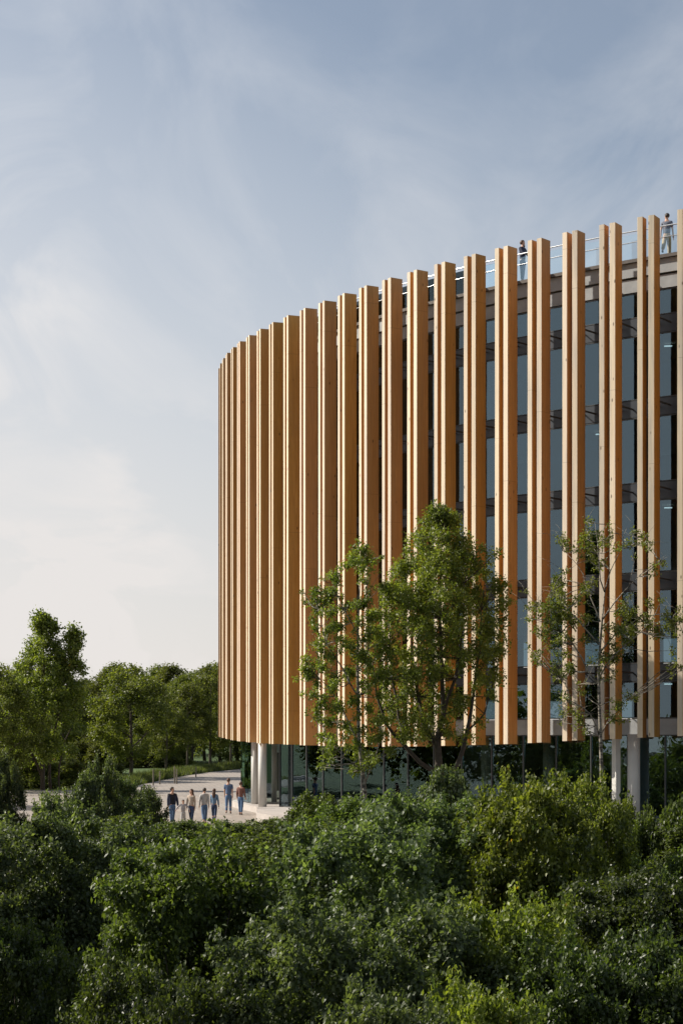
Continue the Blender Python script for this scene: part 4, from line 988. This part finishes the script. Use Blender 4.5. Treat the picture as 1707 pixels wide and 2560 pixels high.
def person(loc, rz, h, label, top, bottom, hair, shoe=SHOE, sleeve='long', head_yaw=0.0, legs=((0, 0), (0, 0)), arms=((0.05, .1, .15), (0.05, .1, .15)), female=False, long_hair=False, open_jacket=None, hood=None, lean=0.0, group='people walking on the plaza', loose=1.0):
    h *= 1.0
    """local frame: person faces -Y. legs: (hip fwd angle, knee bend) L,R; arms: (fwd, out, elbow bend)"""
    o = empty('person', loc, rz, label, 'person', group); k = h / 1.78
    sw = .172 * (.9 if female else 1.0) * k; hipw = .085 * k
    zH = .93 * k; zC = 1.30 * k; zS = 1.46 * k; zN = 1.52 * k; fwd = lambda z: -lean * (z - zH)
    V = Vector
    pel = V((0, 0, zH)); wst = V((0, fwd(1.08 * k), 1.08 * k)); chs = V((0, fwd(zC), zC)); shc = V((0, fwd(zS), zS - .03 * k)); nk = V((0, fwd(zN) - .005, zN + .02 * k))
    cy, sy = math.cos(head_yaw), math.sin(head_yaw)
    def hv(x, y, z): return V((x * cy - y * sy, x * sy + y * cy, 0)) * k + V((0, fwd(zN), z * k))
    body = []; J = {}
    for s_, (hp, kb) in zip((-1, 1), legs):
        hip = V((s_ * hipw, 0, zH - .04 * k)); kn = hip + V((s_ * .008, -math.sin(hp), -math.cos(hp))) * (.42 * k)
        a2 = hp - kb; ank = kn + V((0, -math.sin(a2), -math.cos(a2))) * (.41 * k)
        J[s_] = (hip, kn, ank)
    low = min(J[-1][2].z, J[1][2].z) - .075 * k                 # put the lower foot on the ground
    A = {}
    for s_, (af, ao, eb) in zip((-1, 1), arms):
        sh = V((s_ * sw, fwd(zS), zS - .045 * k)); d1 = V((s_ * math.sin(ao), -math.sin(af) * math.cos(ao), -math.cos(af) * math.cos(ao)))
        el = sh + d1 * (.30 * k); d2 = V((s_ * math.sin(ao) * .4, -math.sin(af + eb), -math.cos(af + eb))).normalized(); wr = el + d2 * (.255 * k)
        A[s_] = (sh, el, wr, d2)
    B = []
    B.append([('pel', pel, .125 * k, .095 * k), ('wst', wst, .105 * k, .08 * k), ('chs', chs, .135 * k, .10 * k), ('shc', shc, .10 * k, .08 * k), ('nk', nk, .052 * k, .055 * k), ('jw', hv(0, -.022, 1.605), .070 * k, .078 * k), ('hd', hv(0, -.005, 1.672), .086 * k, .100 * k), ('cr', hv(0, .004, 1.728), .066 * k, .078 * k)])
    B.append([('jw2', hv(0, -.075, 1.632), .012 * k, .012 * k), ('nose', hv(0, -.108, 1.628), .012 * k, .010 * k)])
    for s_ in (-1, 1):
        hip, kn, ank = J[s_]; sh, el, wr, d2 = A[s_]
        B.append([('pel', pel, 0, 0), ('hip%d' % s_, hip, .085 * k, .085 * k), ('kn%d' % s_, kn, .055 * k, .058 * k), ('cf%d' % s_, kn.lerp(ank, .35) + V((0, .012, 0)), .054 * k, .056 * k), ('an%d' % s_, ank, .036 * k, .038 * k), ('to%d' % s_, ank + V((s_ * .015, -.13 * k, -.045 * k)), .036 * k, .024 * k)])
        B.append([('shc', shc, 0, 0), ('sh%d' % s_, sh, .056 * k, .056 * k), ('el%d' % s_, el, .040 * k, .040 * k), ('wr%d' % s_, wr, .025 * k, .029 * k), ('pm%d' % s_, wr + d2 * .07 * k, .020 * k, .037 * k)])
        pm_ = wr + d2 * .085 * k
        for f_ in range(4):
            yo = (-.027 + .018 * f_) * k; ln = (.062, .072, .070, .055)[f_] * k
            q0 = pm_ + V((0, yo, 0)); q1 = q0 + d2 * ln * .55; q2 = q1 + (d2 + V((-s_ * .45, 0, 0))).normalized() * ln * .5
            B.append([('f%d%d' % (s_, f_), q0, .009 * k, .009 * k), ('g%d%d' % (s_, f_), q1, .0085 * k, .0085 * k), ('h%d%d' % (s_, f_), q2, .007 * k, .007 * k)])
        q0 = wr + d2 * .03 * k + V((0, -.03 * k, 0)); q1 = q0 + (d2 * .6 + V((0, -.6, 0))).normalized() * .038 * k; q2 = q1 + (d2 + V((-s_ * .2, -.15, 0))).normalized() * .03 * k
        B.append([('t%da' % s_, q0, .011 * k, .011 * k), ('t%db' % s_, q1, .010 * k, .010 * k), ('t%dc' % s_, q2, .008 * k, .008 * k)])
        B.append([('er%da' % s_, hv(s_ * .070, .006, 1.645), .010 * k, .016 * k), ('er%db' % s_, hv(s_ * .084, .012, 1.652), .008 * k, .016 * k)])
    parts = [skin_obj('body', B, SKIN, o, 2)]
    # trousers
    Tt = [[('w', V((0, fwd(1.04 * k), 1.04 * k)), .128 * k, .100 * k), ('pel', pel + V((0, 0, .0)), .150 * k, .120 * k)]]
    for s_ in (-1, 1):
        hip, kn, ank = J[s_]
        Tt.append([('pel', pel, 0, 0), ('h%d' % s_, hip + V((0, 0, -.07 * k)), .100 * k, .102 * k), ('k%d' % s_, kn, .072 * k * loose, .076 * k * loose), ('a%d' % s_, ank.lerp(kn, .08), .055 * k * loose, .062 * k * loose)])
    parts.append(skin_obj('trousers', Tt, bottom, o, 1))
    g_ = .014
    Sx = [[('w', V((0, fwd(.90 * k), .90 * k)), (.150 + g_) * k, (.115 + g_) * k), ('ws', wst, (.125 + g_ * 2) * k, (.10 + g_) * k), ('c', chs, (.155 + g_) * k, (.118 + g_) * k), ('s', shc, (.115) * k, (.095) * k), ('n', nk + V((0, .004, -.045 * k)), .062 * k, .062 * k)]]
    if female: Sx[0][1] = ('ws', wst, .118 * k, .098 * k)
    for s_ in (-1, 1):
        sh, el, wr, d2 = A[s_]
        c_ = [('s', shc, 0, 0), ('s%d' % s_, sh, .072 * k, .072 * k)]
        if sleeve == 'long': c_ += [('e%d' % s_, el, .057 * k * loose, .057 * k * loose), ('r%d' % s_, wr.lerp(el, .05), .040 * k, .042 * k)]
        else: c_ += [('e%d' % s_, sh.lerp(el, .72), .062 * k, .064 * k)]
        Sx.append(c_)
    parts.append(skin_obj('top', Sx, top, o, 1))
    if open_jacket:                                       # unbuttoned jacket over the top, one panel each side
        for s_ in (-1, 1):
            sh, el, wr, d2 = A[s_]
            Jx = [[('a', V((s_ * .125 * k, .012, .92 * k)), .055 * k, .125 * k), ('b', V((s_ * .125 * k, .005, 1.18 * k)), .055 * k, .120 * k), ('c', V((s_ * .125 * k, 0, 1.36 * k)), .062 * k, .115 * k), ('d', sh, .085 * k, .085 * k), ('e', el, .066 * k, .066 * k), ('f', wr.lerp(el, .02), .048 * k, .05 * k)]]
            parts.append(skin_obj('jacket', Jx, open_jacket, o, 1))
    if hood:
        parts.append(skin_obj('hood', [[('a', V((-.07 * k, .06 * k, 1.50 * k)), .04 * k, .04 * k), ('b', V((0, .105 * k, 1.44 * k)), .06 * k, .05 * k), ('c', V((.07 * k, .06 * k, 1.50 * k)), .04 * k, .04 * k)]], hood, o, 1))
    for s_ in (-1, 1):
        ank = J[s_][2]; tilt = 0
        parts.append(skin_obj('shoe', [[('a', ank + V((0, .045 * k, -.040 * k)), .042 * k, .038 * k), ('b', ank + V((s_ * .008, -.05 * k, -.045 * k)), .046 * k, .034 * k), ('c', ank + V((s_ * .018, -.15 * k, -.052 * k)), .042 * k, .025 * k)]], shoe, o, 1))
    hb = bmesh.new(); bmesh.ops.create_icosphere(hb, subdivisions=3, radius=1.0)
    bmesh.ops.delete(hb, geom=[f for f in hb.faces if f.calc_center_median().y < -.25 and f.calc_center_median().z < .42 or f.calc_center_median().z < -.62], context='FACES')
    cc0 = hv(0, .012, 1.685)
    for v in hb.verts:
        p_ = v.co; q_ = Vector((p_.x * .088, p_.y * .104, p_.z * (.098 if p_.z > 0 else .105))) * k
        v.co = cc0 + Vector((q_.x * cy - q_.y * sy, q_.x * sy + q_.y * cy, q_.z))
    hm = bpy.data.meshes.new('hair'); hb.to_mesh(hm); hb.free(); hm.polygons.foreach_set('use_smooth', [True] * len(hm.polygons))
    ho = link('hair', hm, hair, o); so = ho.modifiers.new('thick', 'SOLIDIFY'); so.thickness = .012; so.offset = 0; parts.append(ho)
    if long_hair:
        parts.append(skin_obj('long_hair', [[('c', hv(0, .055, 1.68), .085 * k, .050 * k), ('d', hv(0, .075, 1.56), .100 * k, .050 * k), ('e', hv(0, .095, 1.42), .100 * k, .045 * k), ('g', hv(0, .105, 1.28), .065 * k, .030 * k)]], hair, o, 1))
    for s_ in (-1, 1):
        m_ = MB(); c_ = hv(s_ * .031, -.084, 1.668); m_.tube([c_ + V((0, 0, -.006 * k)), c_, c_ + V((0, 0, .006 * k))], [.004 * k, .011 * k, .004 * k], 8); parts.append(m_.build('eye', EYE, o, True))
    m_ = MB(); c_ = hv(0, -.089, 1.592); m_.box(c_, (.024 * k, .008 * k, .006 * k), head_yaw); parts.append(m_.build('mouth', LIP, o))
    for p_ in parts: p_.location.z -= low
    o['foot_drop'] = 0
    del o['foot_drop']
    return o
def on_plaza(x, D): X = (x - 853.5) * D / F; return (X, D, tz(X, D) + .037)
PI = math.pi
def C5(cx): return 400 + cx / 6.533
person(on_plaza(C5(1118), 89.3), PI, 1.77, 'tall man seen from behind in blue short-sleeved shirt and jeans', SHIRTB, DENIM, HAIRB, sleeve='short', legs=((.24, .05), (-.22, .22)), arms=((-.18, .07, .12), (.22, .07, .18)))
person(on_plaza(C5(1318), 88.2), PI - .3, 1.62, 'man seen from behind in rust brown sweater at the right end of the group', BROWN, DENIM, HAIRB, shoe=SHOED, legs=((-.12, .12), (.16, .05)), arms=((.10, .12, .40), (-.05, .10, .35)), head_yaw=0.3, loose=1.1)
person(on_plaza(C5(200), 83.2), .35, 1.74, 'man facing the camera in open dark jacket over black shirt, left end of the group', BLACK, DENIM, HAIRD, shoe=SHOED, head_yaw=.75, legs=((.26, .12), (-.20, .20)), arms=((-.12, .06, .15), (.05, .24, .05)), open_jacket=NAVY)
person(on_plaza(C5(378), 83.0), 0, 1.16, 'small child in striped shirt between the man in the jacket and the woman', STRIPE, GREYH, HAIRD, head_yaw=.1, legs=((.2, .15), (-.2, .25)), arms=((.1, .95, .6), (.1, .85, .5)), loose=1.15)
person(on_plaza(C5(512), 83.0), -.35, 1.66, 'woman facing the camera in beige sweater looking down at the child', BEIGE, DENIMD, HAIRB, head_yaw=-.65, legs=((-.20, .22), (.24, .10)), arms=((.05, .22, .08), (-.16, .05, .2)), female=True, long_hair=True)
person(on_plaza(C5(725), 83.5), PI + .25, 1.68, 'teenager seen from behind in light grey hoodie and jeans', GREYH, DENIM, HAIRD, legs=((.28, .10), (-.26, .45)), arms=((-.2, .08, .2), (.05, .18, .08)), hood=GREYH, loose=1.08)
person(on_plaza(C5(885), 83.9), PI - .2, 1.60, 'woman seen from behind in denim jacket with long brown hair', JDEN, DENIMD, HAIRB, legs=((-.18, .30), (.22, .06)), arms=((.05, .18, .08), (.18, .08, .25)), female=True, long_hair=True)
# two men on the roof
def roof_pos(x, inset):
    best = None
    for i in range(NB, NC - 1):
        for t in np.linspace(0, 1, 20):
            q = mid(off(i, RO - inset), off(i + 1, RO - inset), t)
            if best is None or abs(xpix(q) - x) < best[0]: best = (abs(xpix(q) - x), q, i)
    return best
_, q, ii = roof_pos(1307, .26); tg = math.atan2(TAN[ii].y, TAN[ii].x)
a = person((q.x, q.y, ZR - .002), .95, 1.80, 'bearded man in navy shirt and jeans resting his hands on the roof railing', NAVY, DENIM, HAIRB, shoe=SHOED, head_yaw=.25, legs=((.03, .02), (-.05, .04)), arms=((.55, .10, .85), (.50, .12, .80)), group='people on the roof')
m_ = MB(); c_ = Vector((math.sin(.25) * .07, -math.cos(.25) * .07, 0)); m_.tube([(c_.x, c_.y, 1.50), (c_.x, c_.y, 1.545), (c_.x * .9, c_.y * .9, 1.58)], [.02, .040, .045], 10); m_.build('beard', HAIRD, a, True)
_, q, ii = roof_pos(1667, .55)
person((q.x, q.y, ZR - .002), PI - .35, 1.80, 'man in grey polo shirt and khaki trousers striding along the roof edge', POLO, KHAKI, HAIRD, shoe=SHOED, sleeve='short', head_yaw=1.0, legs=((.10, .05), (-.42, .35)), arms=((.10, .16, .15), (-.15, .16, .15)), group='people on the roof', loose=1.15)
